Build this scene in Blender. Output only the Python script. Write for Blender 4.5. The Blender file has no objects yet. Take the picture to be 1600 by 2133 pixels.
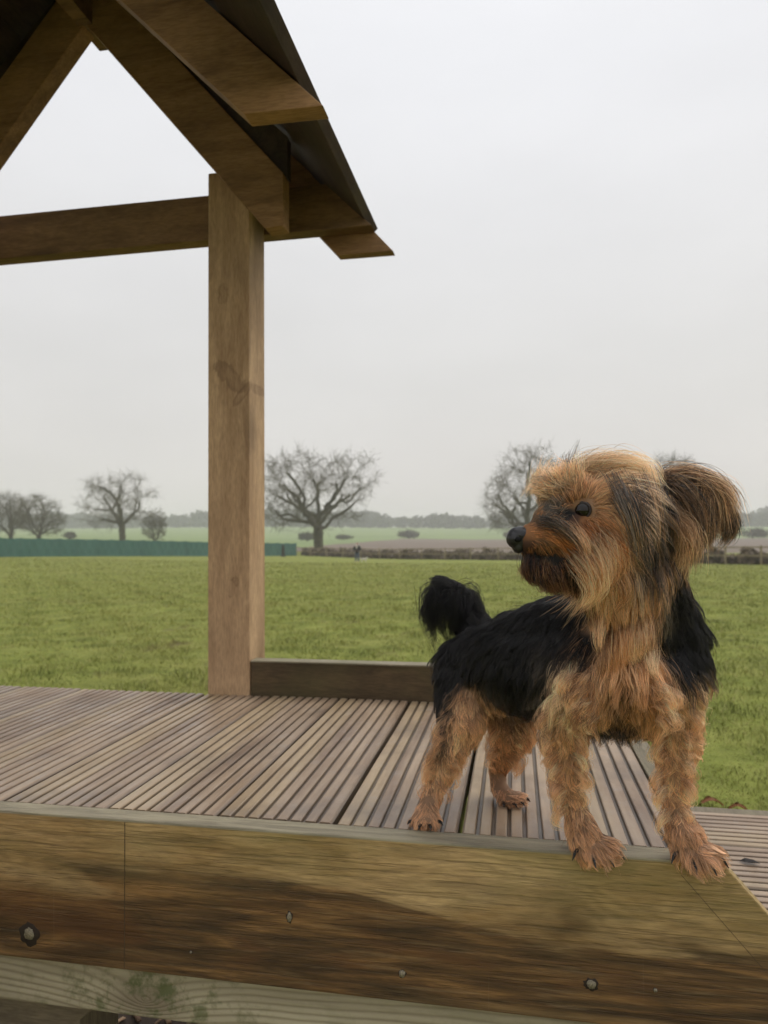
import bpy, bmesh, math, random
import numpy as np
from mathutils import Vector, Matrix, noise
from mathutils.bvhtree import BVHTree
from mathutils.kdtree import KDTree

scn = bpy.context.scene
col = scn.collection
R = math.radians

# ------------------------------------------------------------------ camera
CAM = Vector((0, 0, 1.10))
FPX = 1473.36                       # focal length in pixels of the 1600 x 2133 photograph
YAW, PIT, ROL = 0.18237, 0.02872, -0.00652
cf = Vector((-math.sin(YAW)*math.cos(PIT), math.cos(YAW)*math.cos(PIT), math.sin(PIT)))
cr = cf.cross(Vector((0, 0, 1))).normalized()
cu = cr.cross(cf)
cr, cu = cr*math.cos(ROL) + cu*math.sin(ROL), cu*math.cos(ROL) - cr*math.sin(ROL)
cd = bpy.data.cameras.new('camera')
cam = bpy.data.objects.new('camera', cd)
col.objects.link(cam)
cam.matrix_world = Matrix(((cr.x, cu.x, -cf.x, CAM.x), (cr.y, cu.y, -cf.y, CAM.y),
                           (cr.z, cu.z, -cf.z, CAM.z), (0, 0, 0, 1)))
cd.sensor_fit = 'VERTICAL'; cd.sensor_height = 36
cd.lens = 36*FPX/2133
cd.clip_start = 0.02; cd.clip_end = 6000
cd.dof.use_dof = True; cd.dof.focus_distance = 0.73; cd.dof.aperture_fstop = 9.0
scn.camera = cam

# ------------------------------------------------------------------ sky and light
SUN_EL, SUN_AZ = R(52), R(60)       # azimuth measured from +Y towards +X
world = bpy.data.worlds.new('World'); scn.world = world
world.use_nodes = True
wn, wl = world.node_tree.nodes, world.node_tree.links
wn.clear()
w_out = wn.new('ShaderNodeOutputWorld'); w_bg = wn.new('ShaderNodeBackground')
w_sky = wn.new('ShaderNodeTexSky'); w_sky.sky_type = 'NISHITA'; w_sky.sun_disc = False
w_sky.sun_elevation = SUN_EL; w_sky.sun_rotation = SUN_AZ
w_sky.dust_density = 6; w_sky.air_density = 1.5
w_tc = wn.new('ShaderNodeTexCoord')
w_sep = wn.new('ShaderNodeSeparateXYZ'); wl.new(w_tc.outputs['Generated'], w_sep.inputs[0])
w_ramp = wn.new('ShaderNodeValToRGB')     # an even overcast, a little brighter overhead
e = w_ramp.color_ramp.elements
e[0].position = 0.0; e[0].color = (0.74, 0.715, 0.685, 1)
e[1].position = 1.0; e[1].color = (1.10, 1.11, 1.14, 1)
m = e.new(0.22); m.color = (0.745, 0.735, 0.725, 1)
m = e.new(0.55); m.color = (0.87, 0.875, 0.90, 1)
wl.new(w_sep.outputs['Z'], w_ramp.inputs[0])
w_map = wn.new('ShaderNodeMapping'); w_map.inputs['Scale'].default_value = (1, 1, 2.6)
wl.new(w_tc.outputs['Generated'], w_map.inputs[0])
w_noi = wn.new('ShaderNodeTexNoise'); w_noi.inputs['Scale'].default_value = 2.2
w_noi.inputs['Detail'].default_value = 5; w_noi.inputs['Roughness'].default_value = 0.5
wl.new(w_map.outputs[0], w_noi.inputs['Vector'])
w_mr = wn.new('ShaderNodeMapRange')
w_mr.inputs['From Min'].default_value = 0.3; w_mr.inputs['From Max'].default_value = 0.7
w_mr.inputs['To Min'].default_value = 0.955; w_mr.inputs['To Max'].default_value = 1.045
wl.new(w_noi.outputs['Fac'], w_mr.inputs['Value'])
w_mul = wn.new('ShaderNodeVectorMath'); w_mul.operation = 'SCALE'
wl.new(w_ramp.outputs[0], w_mul.inputs[0]); wl.new(w_mr.outputs[0], w_mul.inputs['Scale'])
w_dim = wn.new('ShaderNodeVectorMath'); w_dim.operation = 'SCALE'; w_dim.inputs['Scale'].default_value = 0.08
wl.new(w_sky.outputs[0], w_dim.inputs[0])
w_mix = wn.new('ShaderNodeMix'); w_mix.data_type = 'RGBA'; w_mix.inputs['Factor'].default_value = 0.93
wl.new(w_dim.outputs[0], w_mix.inputs[6]); wl.new(w_mul.outputs[0], w_mix.inputs[7])
wl.new(w_mix.outputs[2], w_bg.inputs['Color']); w_bg.inputs['Strength'].default_value = 1.0
wl.new(w_bg.outputs[0], w_out.inputs[0])

sd = bpy.data.lights.new('sun', 'SUN'); sd.energy = 1.2; sd.angle = R(40); sd.color = (1.0, 0.96, 0.91)
sun = bpy.data.objects.new('sun', sd); col.objects.link(sun)
sdir = Vector((math.sin(SUN_AZ)*math.cos(SUN_EL), math.cos(SUN_AZ)*math.cos(SUN_EL), math.sin(SUN_EL)))
sun.rotation_euler = sdir.to_track_quat('Z', 'Y').to_euler()

scn.render.engine = 'CYCLES'
vs = scn.view_settings
vs.view_transform = 'Standard'; vs.look = 'None'; vs.exposure = 0.06; vs.gamma = 1.0; vs.use_curve_mapping = False
cy = scn.cycles
cy.use_denoising = True
cy.use_adaptive_sampling = True; cy.adaptive_threshold = 0.03
cy.max_bounces = 6; cy.diffuse_bounces = 3; cy.glossy_bounces = 3; cy.transmission_bounces = 4
cy.volume_bounces = 2; cy.transparent_max_bounces = 6

# ------------------------------------------------------------------ helpers
def at(px, py, Y):
    """the point on the plane y = Y that the photograph shows at this pixel"""
    d = cf + cr*((px-800)/FPX) - cu*((py-1066.5)/FPX)
    return CAM + d*(Y/d.y)

def at_d(px, py, D):
    """the same, at depth D along the view axis"""
    return CAM + (cf + cr*((px-800)/FPX) - cu*((py-1066.5)/FPX))*D

def tag(o, label=None, cat=None, group=None, kind=None):
    if label: o['label'] = label
    if cat: o['category'] = cat
    if group: o['group'] = group
    if kind: o['kind'] = kind
    return o

def empty(name, loc, label=None, cat=None, group=None):
    o = bpy.data.objects.new(name, None); o.location = loc; o.empty_display_size = 0.1
    col.objects.link(o)
    return tag(o, label, cat, group)

def link(name, me, mat=None, parent=None):
    o = bpy.data.objects.new(name, me); col.objects.link(o)
    if mat is not None and not me.materials: me.materials.append(mat)
    if parent is not None:
        o.parent = parent
        if parent.type == 'EMPTY':
            o.matrix_parent_inverse = Matrix.Translation(-parent.location)
    return o

def bm_obj(name, bm, mat, parent=None, smooth=False):
    me = bpy.data.meshes.new(name); bm.to_mesh(me); bm.free()
    if smooth:
        me.polygons.foreach_set('use_smooth', [True]*len(me.polygons))
    return link(name, me, mat, parent)

def np_mesh(name, V, F, mat=None, smooth=False, mats=None):
    """fast mesh from numpy; F is an (n,3) or (n,4) array"""
    me = bpy.data.meshes.new(name)
    V = np.asarray(V, np.float32); F = np.asarray(F, np.int32)
    k = F.shape[1]
    me.vertices.add(len(V)); me.vertices.foreach_set('co', V.ravel())
    me.loops.add(F.size); me.loops.foreach_set('vertex_index', F.ravel())
    me.polygons.add(len(F)); me.polygons.foreach_set('loop_start', np.arange(0, F.size, k, dtype=np.int32))
    if smooth: me.polygons.foreach_set('use_smooth', np.ones(len(F), bool))
    me.update(calc_edges=True)
    if mat is not None: me.materials.append(mat)
    return me

def prism(name, pts, y0, y1, mat, parent=None, bevel=0.0015, axis='Y'):
    """a flat outline (list of 2-D points) given thickness along one axis"""
    bm = bmesh.new()
    def P(a, b, c): return (a, c, b) if axis == 'Y' else ((c, a, b) if axis == 'X' else (a, b, c))
    lo = [bm.verts.new(P(a, b, y0)) for a, b in pts]; hi = [bm.verts.new(P(a, b, y1)) for a, b in pts]
    bm.faces.new(lo); bm.faces.new(hi[::-1])
    n = len(pts)
    for i in range(n):
        bm.faces.new((lo[i], hi[i], hi[(i+1) % n], lo[(i+1) % n]))
    bmesh.ops.recalc_face_normals(bm, faces=bm.faces)
    if bevel:
        bmesh.ops.bevel(bm, geom=bm.edges[:], offset=bevel, segments=2, affect='EDGES', profile=0.6)
    return bm_obj(name, bm, mat, parent)

def box(name, x0, x1, y0, y1, z0, z1, mat, parent=None, bevel=0.0015):
    return prism(name, [(x0, z0), (x1, z0), (x1, z1), (x0, z1)], y0, y1, mat, parent, bevel)

# ------------------------------------------------------------------ material helpers
class NT:
    def __init__(s, name):
        s.m = bpy.data.materials.new(name); s.m.use_nodes = True
        s.n, s.l = s.m.node_tree.nodes, s.m.node_tree.links
        s.b = s.n['Principled BSDF']
    def add(s, t, **kw):
        nd = s.n.new(t)
        for k, v in kw.items():
            if hasattr(nd, k): setattr(nd, k, v)
            else: nd.inputs[k.replace('_', ' ')].default_value = v
        return nd
    def noise(s, vec, scale, detail=4, rough=0.55, dist=0.0):
        nd = s.n.new('ShaderNodeTexNoise')
        nd.inputs['Scale'].default_value = scale; nd.inputs['Detail'].default_value = detail
        nd.inputs['Roughness'].default_value = rough; nd.inputs['Distortion'].default_value = dist
        if vec is not None: s.l.new(vec, nd.inputs['Vector'])
        return nd.outputs['Fac']
    def ramp(s, fac, stops, interp='LINEAR'):
        nd = s.n.new('ShaderNodeValToRGB'); cr_ = nd.color_ramp; cr_.interpolation = interp
        while len(cr_.elements) > 1: cr_.elements.remove(cr_.elements[-1])
        for i, (p, c) in enumerate(stops):
            el = cr_.elements[0] if i == 0 else cr_.elements.new(p)
            el.position = p
            el.color = (c, c, c, 1) if isinstance(c, (int, float)) else (c[0], c[1], c[2], 1)
        s.l.new(fac, nd.inputs[0])
        return nd.outputs[0]
    def mix(s, fac, a, b, mode='MIX'):
        nd = s.n.new('ShaderNodeMix'); nd.data_type = 'RGBA'; nd.blend_type = mode
        for sock, v in ((nd.inputs['Factor'], fac), (nd.inputs[6], a), (nd.inputs[7], b)):
            if isinstance(v, (int, float)): sock.default_value = v
            elif isinstance(v, tuple): sock.default_value = (v[0], v[1], v[2], 1)
            else: s.l.new(v, sock)
        return nd.outputs[2]
    def math(s, op, a, b=0.0, c=0.0, clamp=False):
        nd = s.n.new('ShaderNodeMath'); nd.operation = op; nd.use_clamp = clamp
        for i, v in enumerate((a, b, c)):
            if isinstance(v, (int, float)): nd.inputs[i].default_value = v
            else: s.l.new(v, nd.inputs[i])
        return nd.outputs[0]
    def coords(s, scale=(1, 1, 1), rot=(0, 0, 0), rnd=0.0, kind='Object'):
        tc = s.n.new('ShaderNodeTexCoord'); src = tc.outputs[kind]
        if rnd:
            oi = s.n.new('ShaderNodeObjectInfo')
            mu = s.n.new('ShaderNodeMath'); mu.operation = 'MULTIPLY'; mu.inputs[1].default_value = rnd
            s.l.new(oi.outputs['Random'], mu.inputs[0])
            ad = s.n.new('ShaderNodeVectorMath'); ad.operation = 'ADD'
            cx = s.n.new('ShaderNodeCombineXYZ')
            for i in range(3): s.l.new(mu.outputs[0], cx.inputs[i])
            s.l.new(src, ad.inputs[0]); s.l.new(cx.outputs[0], ad.inputs[1]); src = ad.outputs[0]
        mp = s.n.new('ShaderNodeMapping')
        mp.inputs['Scale'].default_value = scale; mp.inputs['Rotation'].default_value = rot
        s.l.new(src, mp.inputs[0])
        return mp.outputs[0]
    def bump(s, h, strength=0.3, dist=0.002, normal=None):
        nd = s.n.new('ShaderNodeBump'); nd.inputs['Strength'].default_value = strength
        nd.inputs['Distance'].default_value = dist
        s.l.new(h, nd.inputs['Height'])
        if normal is not None: s.l.new(normal, nd.inputs['Normal'])
        s.l.new(nd.outputs[0], s.b.inputs['Normal'])
        return nd.outputs[0]
    def set(s, **kw):
        for k, v in kw.items():
            k = k.replace('_', ' ')
            if isinstance(v, (int, float)): s.b.inputs[k].default_value = v
            elif isinstance(v, tuple): s.b.inputs[k].default_value = (v[0], v[1], v[2], 1)
            else: s.l.new(v, s.b.inputs[k])
        return s.m

def plain(name, c, rough=0.6, spec=0.4):
    t = NT(name); t.b.inputs['Specular IOR Level'].default_value = spec
    return t.set(Base_Color=c, Roughness=rough)

def wood(name, light, dark, axis='X', rot=(0, 0, 0), green=0.0, stain=0.4, rough=0.7, knots=True, grain=1.0):
    """sawn softwood: growth-ring streaks stretched along the grain, blotches, knots"""
    t = NT(name)
    st = {'X': (0.16, 1, 1), 'Y': (1, 0.16, 1), 'Z': (1, 1, 0.16)}[axis]
    v = t.coords(st, rot, rnd=7.0)
    v2 = t.coords((1, 1, 1), rot, rnd=7.0)
    big = t.noise(v, 14, 3, 0.5, 0.6)
    rings = t.noise(v, 62*grain, 4, 0.6, 1.2)
    fine = t.noise(v, 330*grain, 3, 0.6)
    f = t.math('ADD', t.math('MULTIPLY', big, 0.55), t.math('MULTIPLY', rings, 0.45))
    c = t.ramp(f, [(0.36, dark), (0.58, light)])
    c = t.mix(t.ramp(fine, [(0.35, 0.35), (0.6, 0.0)]), c, tuple(x*0.45 for x in dark))
    bl = t.noise(v2, 5.5, 4, 0.6, 0.3)
    c = t.mix(t.math('MULTIPLY', t.ramp(bl, [(0.48, 0.0), (0.72, 1.0)]), stain), c, tuple(x*0.42 for x in dark))
    if knots:
        vo = t.n.new('ShaderNodeTexVoronoi'); vo.inputs['Scale'].default_value = 4.2
        kv = t.coords({'X': (0.55, 1, 1), 'Y': (1, 0.55, 1), 'Z': (1, 1, 0.55)}[axis], rot, rnd=7.0)
        t.l.new(kv, vo.inputs['Vector'])
        k = t.ramp(vo.outputs['Distance'], [(0.06, 1.0), (0.12, 0.7), (0.20, 0.0)])
        c = t.mix(t.math('MULTIPLY', k, 0.75), c, tuple(x*0.28 for x in dark))
    if green:
        g = t.noise(v2, 7, 4, 0.65)
        c = t.mix(t.math('MULTIPLY', t.ramp(g, [(0.42, 0.0), (0.66, 1.0)]), green), c, (0.10, 0.115, 0.035))
    h = t.math('ADD', t.math('MULTIPLY', rings, 0.6), t.math('MULTIPLY', fine, 0.5))
    t.bump(h, 0.35, 0.0015)
    t.b.inputs['Specular IOR Level'].default_value = 0.3
    return t.set(Base_Color=c, Roughness=rough)

M = {}
M['post'] = wood('post wood', (0.56, 0.375, 0.215), (0.36, 0.225, 0.122), 'Z', stain=0.35)
pm = M['post']; pt_ = NT.__new__(NT); pt_.m = pm; pt_.n, pt_.l = pm.node_tree.nodes, pm.node_tree.links; pt_.b = pt_.n['Principled BSDF']
t = pt_
src = t.b.inputs['Base Color'].links[0].from_socket
tc = t.n.new('ShaderNodeTexCoord'); sx = t.n.new('ShaderNodeSeparateXYZ'); t.l.new(tc.outputs['Object'], sx.inputs[0])
wv = t.math('MULTIPLY', t.math('SUBTRACT', t.noise(t.coords((1, 1, 0.5)), 30, 5, 0.7), 0.5), 0.05)
for (kx, kz, sxx, szz, tilt, amt) in ((-0.612, 1.445, 0.050, 0.020, -0.85, 0.85), (-0.585, 1.405, 0.040, 0.010, 0.9, 0.75), (-0.628, 1.632, 0.017, 0.024, 0.0, 0.7), (-0.600, 0.995, 0.006, 0.012, 0.5, 0.8), (-0.617, 0.96, 0.004, 0.005, 0.0, 0.7)):
    dx = t.math('ADD', t.math('SUBTRACT', sx.outputs['X'], kx), wv); dz_ = t.math('ADD', t.math('SUBTRACT', sx.outputs['Z'], kz), wv)
    ca_, sa_ = math.cos(tilt), math.sin(tilt)
    u1 = t.math('DIVIDE', t.math('ADD', t.math('MULTIPLY', dx, ca_), t.math('MULTIPLY', dz_, sa_)), sxx)
    u2 = t.math('DIVIDE', t.math('SUBTRACT', t.math('MULTIPLY', dz_, ca_), t.math('MULTIPLY', dx, sa_)), szz)
    d2 = t.math('SQRT', t.math('ADD', t.math('MULTIPLY', u1, u1), t.math('MULTIPLY', u2, u2)))
    k = t.ramp(d2, [(0.0, 0.40), (0.45, 0.5), (0.8, 0.85), (1.15, 0.45), (2.6, 0.0)])
    src = t.mix(t.math('MULTIPLY', k, amt*0.62), src, (0.12, 0.062, 0.032))
t.l.new(src, t.b.inputs['Base Color'])
M['beamx'] = wood('beam wood', (0.27, 0.158, 0.078), (0.14, 0.08, 0.038), 'X', stain=0.5)
M['rafter_r'] = wood('rafter wood', (0.38, 0.215, 0.10), (0.20, 0.11, 0.048), 'X', rot=(0, R(-47), 0), stain=0.45)
M['rafter_l'] = wood('rafter wood left', (0.38, 0.215, 0.10), (0.20, 0.11, 0.048), 'X', rot=(0, R(47), 0), stain=0.45)
M['roofboard'] = wood('roof board wood', (0.075, 0.045, 0.036), (0.035, 0.021, 0.018), 'Y', stain=0.5, green=0.15)  # base colour darkened to paint in the shade under the roof
M['kick'] = wood('kick board wood', (0.125, 0.085, 0.042), (0.058, 0.038, 0.020), 'X', stain=0.55, green=0.2)
t = NT('joist wood'); tc = t.n.new('ShaderNodeTexCoord'); sx = t.n.new('ShaderNodeSeparateXYZ'); t.l.new(tc.outputs['Object'], sx.inputs[0])
v = t.coords((0.06, 1, 1)); v1 = t.coords()
kx = t.math('ADD', sx.outputs['X'], 0.452); kz = t.math('SUBTRACT', sx.outputs['Z'], 0.528)
kd_ = t.math('SQRT', t.math('ADD', t.math('MULTIPLY', kx, t.math('MULTIPLY', kx, 0.20)), t.math('MULTIPLY', kz, kz)))
bend = t.math('DIVIDE', 0.0016, t.math('ADD', kd_, 0.022))
ringv = t.math('ADD', t.math('ADD', sx.outputs['Z'], bend), t.math('MULTIPLY', t.noise(t.coords((0.3, 1, 1)), 9, 3, 0.5), 0.030))
rg = t.math('MULTIPLY_ADD', t.math('SINE', t.math('MULTIPLY', ringv, 760.0)), 0.5, 0.5)
rg = t.math('POWER', rg, 2.2)
c = t.ramp(t.noise(v, 40, 4, 0.6), [(0.3, (0.30, 0.25, 0.165)), (0.65, (0.46, 0.40, 0.28))])
c = t.mix(t.math('MULTIPLY', rg, 0.45), c, (0.17, 0.13, 0.078))
c = t.mix(t.ramp(kd_, [(0.010, 0.75), (0.030, 0.0)]), c, (0.17, 0.13, 0.085))
c = t.mix(t.math('MULTIPLY', t.math('MULTIPLY', t.ramp(kd_, [(0.02, 1.0), (0.09, 0.15)]), t.ramp(t.noise(v1, 26, 5, 0.7), [(0.48, 0.0), (0.60, 1.0)])), 0.8), c, (0.075, 0.095, 0.025))
t.bump(t.math('MULTIPLY', rg, -1.0), 0.5, 0.001)
M['joist'] = t.set(Base_Color=c, Roughness=0.75)
M['brace'] = wood('brace wood', (0.24, 0.19, 0.13), (0.13, 0.10, 0.07), 'X', rot=(0, R(20), 0), stain=0.4, knots=False)
M['leg'] = wood('leg wood', (0.26, 0.21, 0.14), (0.15, 0.115, 0.08), 'Z', stain=0.4, knots=False)

# ------------------------------------------------------------------ terrain
def hgt(X, Y):
    X = np.asarray(X, float); Y = np.asarray(Y, float)
    z = np.interp(Y, [-60, 6, 70, 100, 135, 300, 420, 600, 760, 1000, 1500, 3500],
                  [0.3, 0.0, -1.75, -2.45, -2.5, -2.0, -0.4, 3.6, 5.2, 3.0, -6, -6])
    z = z + np.clip(-X-16, 0, 200)*0.016*np.clip((Y-10)/40, 0, 1)
    bumps = 0.02*np.sin(X*0.9+Y*0.35)*np.cos(Y*0.6-X*0.2) + 0.05*np.sin(X*0.13+1.3)*np.sin(Y*0.11)
    return z + bumps*np.clip((Y-3)/6, 0, 1)

def grid(name, xs, ys, mat, dz=0.0, hfun=None):
    X, Y = np.meshgrid(xs, ys)
    Z = (hfun or hgt)(X, Y) + dz
    nx, ny = len(xs), len(ys)
    V = np.stack([X, Y, Z], -1).reshape(-1, 3)
    i = np.arange(nx*ny).reshape(ny, nx)
    F = np.stack([i[:-1, :-1], i[:-1, 1:], i[1:, 1:], i[1:, :-1]], -1).reshape(-1, 4)
    return np_mesh(name, V, F, mat, smooth=True)

# grass field
t = NT('field turf')
v = t.coords()
n1 = t.noise(v, 0.55, 5, 0.6); n2 = t.noise(v, 3.2, 5, 0.65); n3 = t.noise(v, 28, 4, 0.7)
c = t.ramp(n2, [(0.30, (0.12, 0.14, 0.026)), (0.50, (0.22, 0.25, 0.052)), (0.70, (0.31, 0.325, 0.085))])
c = t.mix(t.math('MULTIPLY', t.ramp(n1, [(0.45, 0.0), (0.68, 1.0)]), 0.45), c, (0.27, 0.25, 0.08))
c = t.mix(t.math('MULTIPLY', t.ramp(n3, [(0.30, 1.0), (0.46, 0.0)]), 0.55), c, (0.11, 0.12, 0.03))
c = t.mix(t.math('MULTIPLY', t.ramp(t.noise(v, 1.3, 5, 0.7), [(0.60, 0.0), (0.68, 1.0)]), 0.75), c, (0.14, 0.10, 0.052))
t.bump(t.math('ADD', t.math('MULTIPLY', n2, 0.7), t.math('MULTIPLY', n3, 0.3)), 0.9, 0.12)
t.b.inputs['Specular IOR Level'].default_value = 0.15
M['turf'] = t.set(Base_Color=c, Roughness=0.95)

ys = np.concatenate([np.arange(-12, 12, 0.4), np.arange(12, 40, 1.0), np.arange(40, 121, 2.5)])
xs = np.concatenate([np.arange(-110, -15, 2.5), np.arange(-15, 15, 0.5), np.arange(15, 111, 2.5)])
tag(link('grass_field', grid('grass_field', xs, ys, M['turf'])), kind='structure')

t = NT('far pasture')
v = t.coords()
c = t.ramp(t.noise(v, 0.02, 4, 0.6), [(0.35, (0.15, 0.215, 0.06)), (0.65, (0.205, 0.275, 0.085))])
c = t.mix(t.ramp(t.noise(v, 0.6, 4, 0.6), [(0.4, 0.25), (0.6, 0.0)]), c, (0.09, 0.12, 0.035))
M['pasture'] = t.set(Base_Color=c, Roughness=0.95)
xs = np.concatenate([np.arange(-1500, -600, 100), np.arange(-600, 601, 20), np.arange(700, 1501, 100)])
ys = np.concatenate([np.arange(60, 800, 14), np.arange(800, 1500, 60)])
tag(link('far_pasture', grid('far_pasture', xs, ys, M['pasture'], dz=-0.35)), kind='structure')

t = NT('ploughed soil')
v = t.coords((1, 1, 1)); v2 = t.coords((0.05, 1, 1))
c = t.ramp(t.noise(v2, 0.5, 4, 0.6), [(0.35, (0.135, 0.095, 0.066)), (0.65, (0.20, 0.15, 0.11))])
c = t.mix(t.ramp(t.noise(v, 2.0, 4, 0.6), [(0.4, 0.4), (0.6, 0.0)]), c, (0.085, 0.06, 0.042))
M['soil'] = t.set(Base_Color=c, Roughness=0.95)
def plough_h(X, Y): return hgt(X, Y) + 0.04*np.sin(Y*2.2)
PX0 = -47.0
tag(link('ploughed_field', grid('ploughed_field', np.arange(PX0, 400, 6.0), np.arange(46, 300, 3.0), M['soil'], dz=-0.18, hfun=plough_h)), kind='structure')

# ------------------------------------------------------------------ raised platform
DZ = 0.75                                   # top of the deck
YF, YB = 0.836, 1.463                       # near and far ends of the deck boards
t = NT('grooved deck wood')
v = t.coords((1, 0.10, 1), rnd=9.0); v2 = t.coords((1, 1, 1), rnd=9.0)
tc = t.n.new('ShaderNodeTexCoord'); oi = t.n.new('ShaderNodeObjectInfo')
base = t.ramp(t.noise(v, 26, 4, 0.6, 0.4), [(0.33, (0.215, 0.142, 0.092)), (0.62, (0.40, 0.295, 0.20))])
tan = t.ramp(t.noise(v, 60, 4, 0.6), [(0.3, (0.32, 0.225, 0.125)), (0.65, (0.46, 0.35, 0.21))])
sx = t.n.new('ShaderNodeSeparateXYZ'); t.l.new(tc.outputs['Object'], sx.inputs[0])
edge = t.math('ADD', sx.outputs['X'], t.math('MULTIPLY', t.math('SUBTRACT', t.noise(v, 9, 3, 0.5), 0.5), 0.11))
lim = t.math('MULTIPLY_ADD', oi.outputs['Random'], 0.05, 0.004)
tm = t.math('SUBTRACT', 1.0, t.math('MULTIPLY', t.math('SUBTRACT', edge, lim), 55.0, clamp=True), clamp=True)
c = t.mix(t.math('MULTIPLY', tm, 0.62), base, tan)
c = t.mix(t.math('MULTIPLY', t.ramp(t.noise(v2, 30, 5, 0.65), [(0.55, 0.0), (0.72, 1.0)]), 0.35), c, (0.33, 0.29, 0.26))
c = t.mix(t.math('MULTIPLY', t.ramp(t.noise(v2, 9, 4, 0.6), [(0.50, 0.0), (0.74, 1.0)]), 0.5), c, (0.085, 0.065, 0.055))
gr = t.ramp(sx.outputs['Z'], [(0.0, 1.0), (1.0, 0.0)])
groove_dk = t.math('MULTIPLY', t.math('MULTIPLY', sx.outputs['Z'], -1.0), 330.0, clamp=True)  # darker with depth below the board top
c = t.mix(t.math('MULTIPLY', groove_dk, 0.72), c, (0.055, 0.042, 0.030))
wet = t.noise(t.coords((1, 1, 1)), 5.0, 4, 0.6)
t.bump(t.math('ADD', t.noise(v, 240, 3, 0.6), t.noise(v2, 60, 3, 0.6)), 0.25, 0.0012)
t.b.inputs['Specular IOR Level'].default_value = 0.5
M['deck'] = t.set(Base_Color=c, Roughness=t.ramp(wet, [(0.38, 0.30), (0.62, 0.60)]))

def board_profile(w, n, g=0.0052, d=0.0042, th=0.028):
    """outline across a grooved board: x from 0 to w, top at 0"""
    p = [(0.0, -0.003), (0.003, 0.0)]
    pitch = w/n
    for k in range(1, n):
        x = k*pitch
        p += [(x-g/2-0.0012, 0.0), (x-g/2, -0.0010), (x-g/2+0.0008, -d), (x+g/2-0.0008, -d), (x+g/2, -0.0010), (x+g/2+0.0012, 0.0)]
    p += [(w-0.003, 0.0), (w, -0.003), (w, -th), (0.0, -th)]
    return p

def extrude_profile(name, prof, length, along, mat, cuts=3, wob=0.0, seed=0):
    rnd = random.Random(seed)
    V, F = [], []
    n = len(prof)
    for j in range(cuts+1):
        s = length*j/cuts
        dx, dz = (rnd.uniform(-wob, wob), rnd.uniform(-wob, wob)*0.5)
        for a, b in prof:
            V.append((a+dx, s, b+dz) if along == 'Y' else (s, a+dx, b+dz))
    for j in range(cuts):
        for i in range(n):
            q = (j*n+i, j*n+(i+1) % n, (j+1)*n+(i+1) % n, (j+1)*n+i)
            F.append(q if along == 'Y' else q[::-1])
    F += [tuple(range(n))[::1], tuple(range(cuts*n, cuts*n+n))[::-1]]
    me = bpy.data.meshes.new(name); me.from_pydata(V, [], F); me.materials.append(mat)
    bm = bmesh.new(); bm.from_mesh(me); bmesh.ops.recalc_face_normals(bm, faces=bm.faces); bm.to_mesh(me); bm.free()
    return me

platform = empty('raised_platform', (-0.6, 1.15, 0), 'raised timber platform of grooved grey-brown deck boards under the dog', 'platform')
bw = 0.1455
for k in range(-11, 3):
    x0 = -0.2155 + 0.1505*k
    w_, n_ = (bw, 8) if k < 2 else (0.0965, 5)
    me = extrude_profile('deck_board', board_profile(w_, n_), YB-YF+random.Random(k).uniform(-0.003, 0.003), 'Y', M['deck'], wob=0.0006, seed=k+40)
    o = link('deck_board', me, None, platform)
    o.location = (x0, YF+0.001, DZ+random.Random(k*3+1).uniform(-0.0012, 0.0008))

# front fascia: tall board, its right end cut off on the skew where the steps go down
t = NT('front board wood')
tc = t.n.new('ShaderNodeTexCoord'); sx = t.n.new('ShaderNodeSeparateXYZ'); t.l.new(tc.outputs['Object'], sx.inputs[0])
v = t.coords((0.13, 1, 1)); vv = t.coords((0.35, 1, 1)); v1 = t.coords()
# height within the board, 0 at the bottom and 1 at the top, bent by slow noise so the bands wander
hz = t.math('DIVIDE', t.math('SUBTRACT', sx.outputs['Z'], 0.569), 0.18)
vl = t.coords((0.10, 1, 1)); vm = t.coords((0.22, 1, 1), (0, R(2), 0))
w1 = t.math('SUBTRACT', t.noise(t.coords((0.2, 1, 1)), 11.0, 2, 0.5, 0.7), 0.5)
w2 = t.math('SUBTRACT', t.noise(vm, 22.0, 3, 0.55, 0.6), 0.5)
hw = t.math('ADD', hz, t.math('ADD', t.math('MULTIPLY', w1, 1.15), t.math('MULTIPLY', w2, 0.35)))
n_long = t.noise(v, 70, 4, 0.62, 0.7); n_fine = t.noise(v, 420, 3, 0.65)
# annual rings drawn out along the board
rg = t.math('MULTIPLY_ADD', t.math('SINE', t.math('ADD', t.math('MULTIPLY', hw, 74.0), t.math('MULTIPLY', n_long, 5.0))), 0.5, 0.5)
c = t.ramp(t.noise(vm, 30, 4, 0.6, 0.5), [(0.33, (0.38, 0.232, 0.092)), (0.66, (0.62, 0.42, 0.20))])
c = t.mix(t.math('MULTIPLY', rg, 0.36), c, t.mix(0.62, c, (0.07, 0.042, 0.018)))
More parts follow.
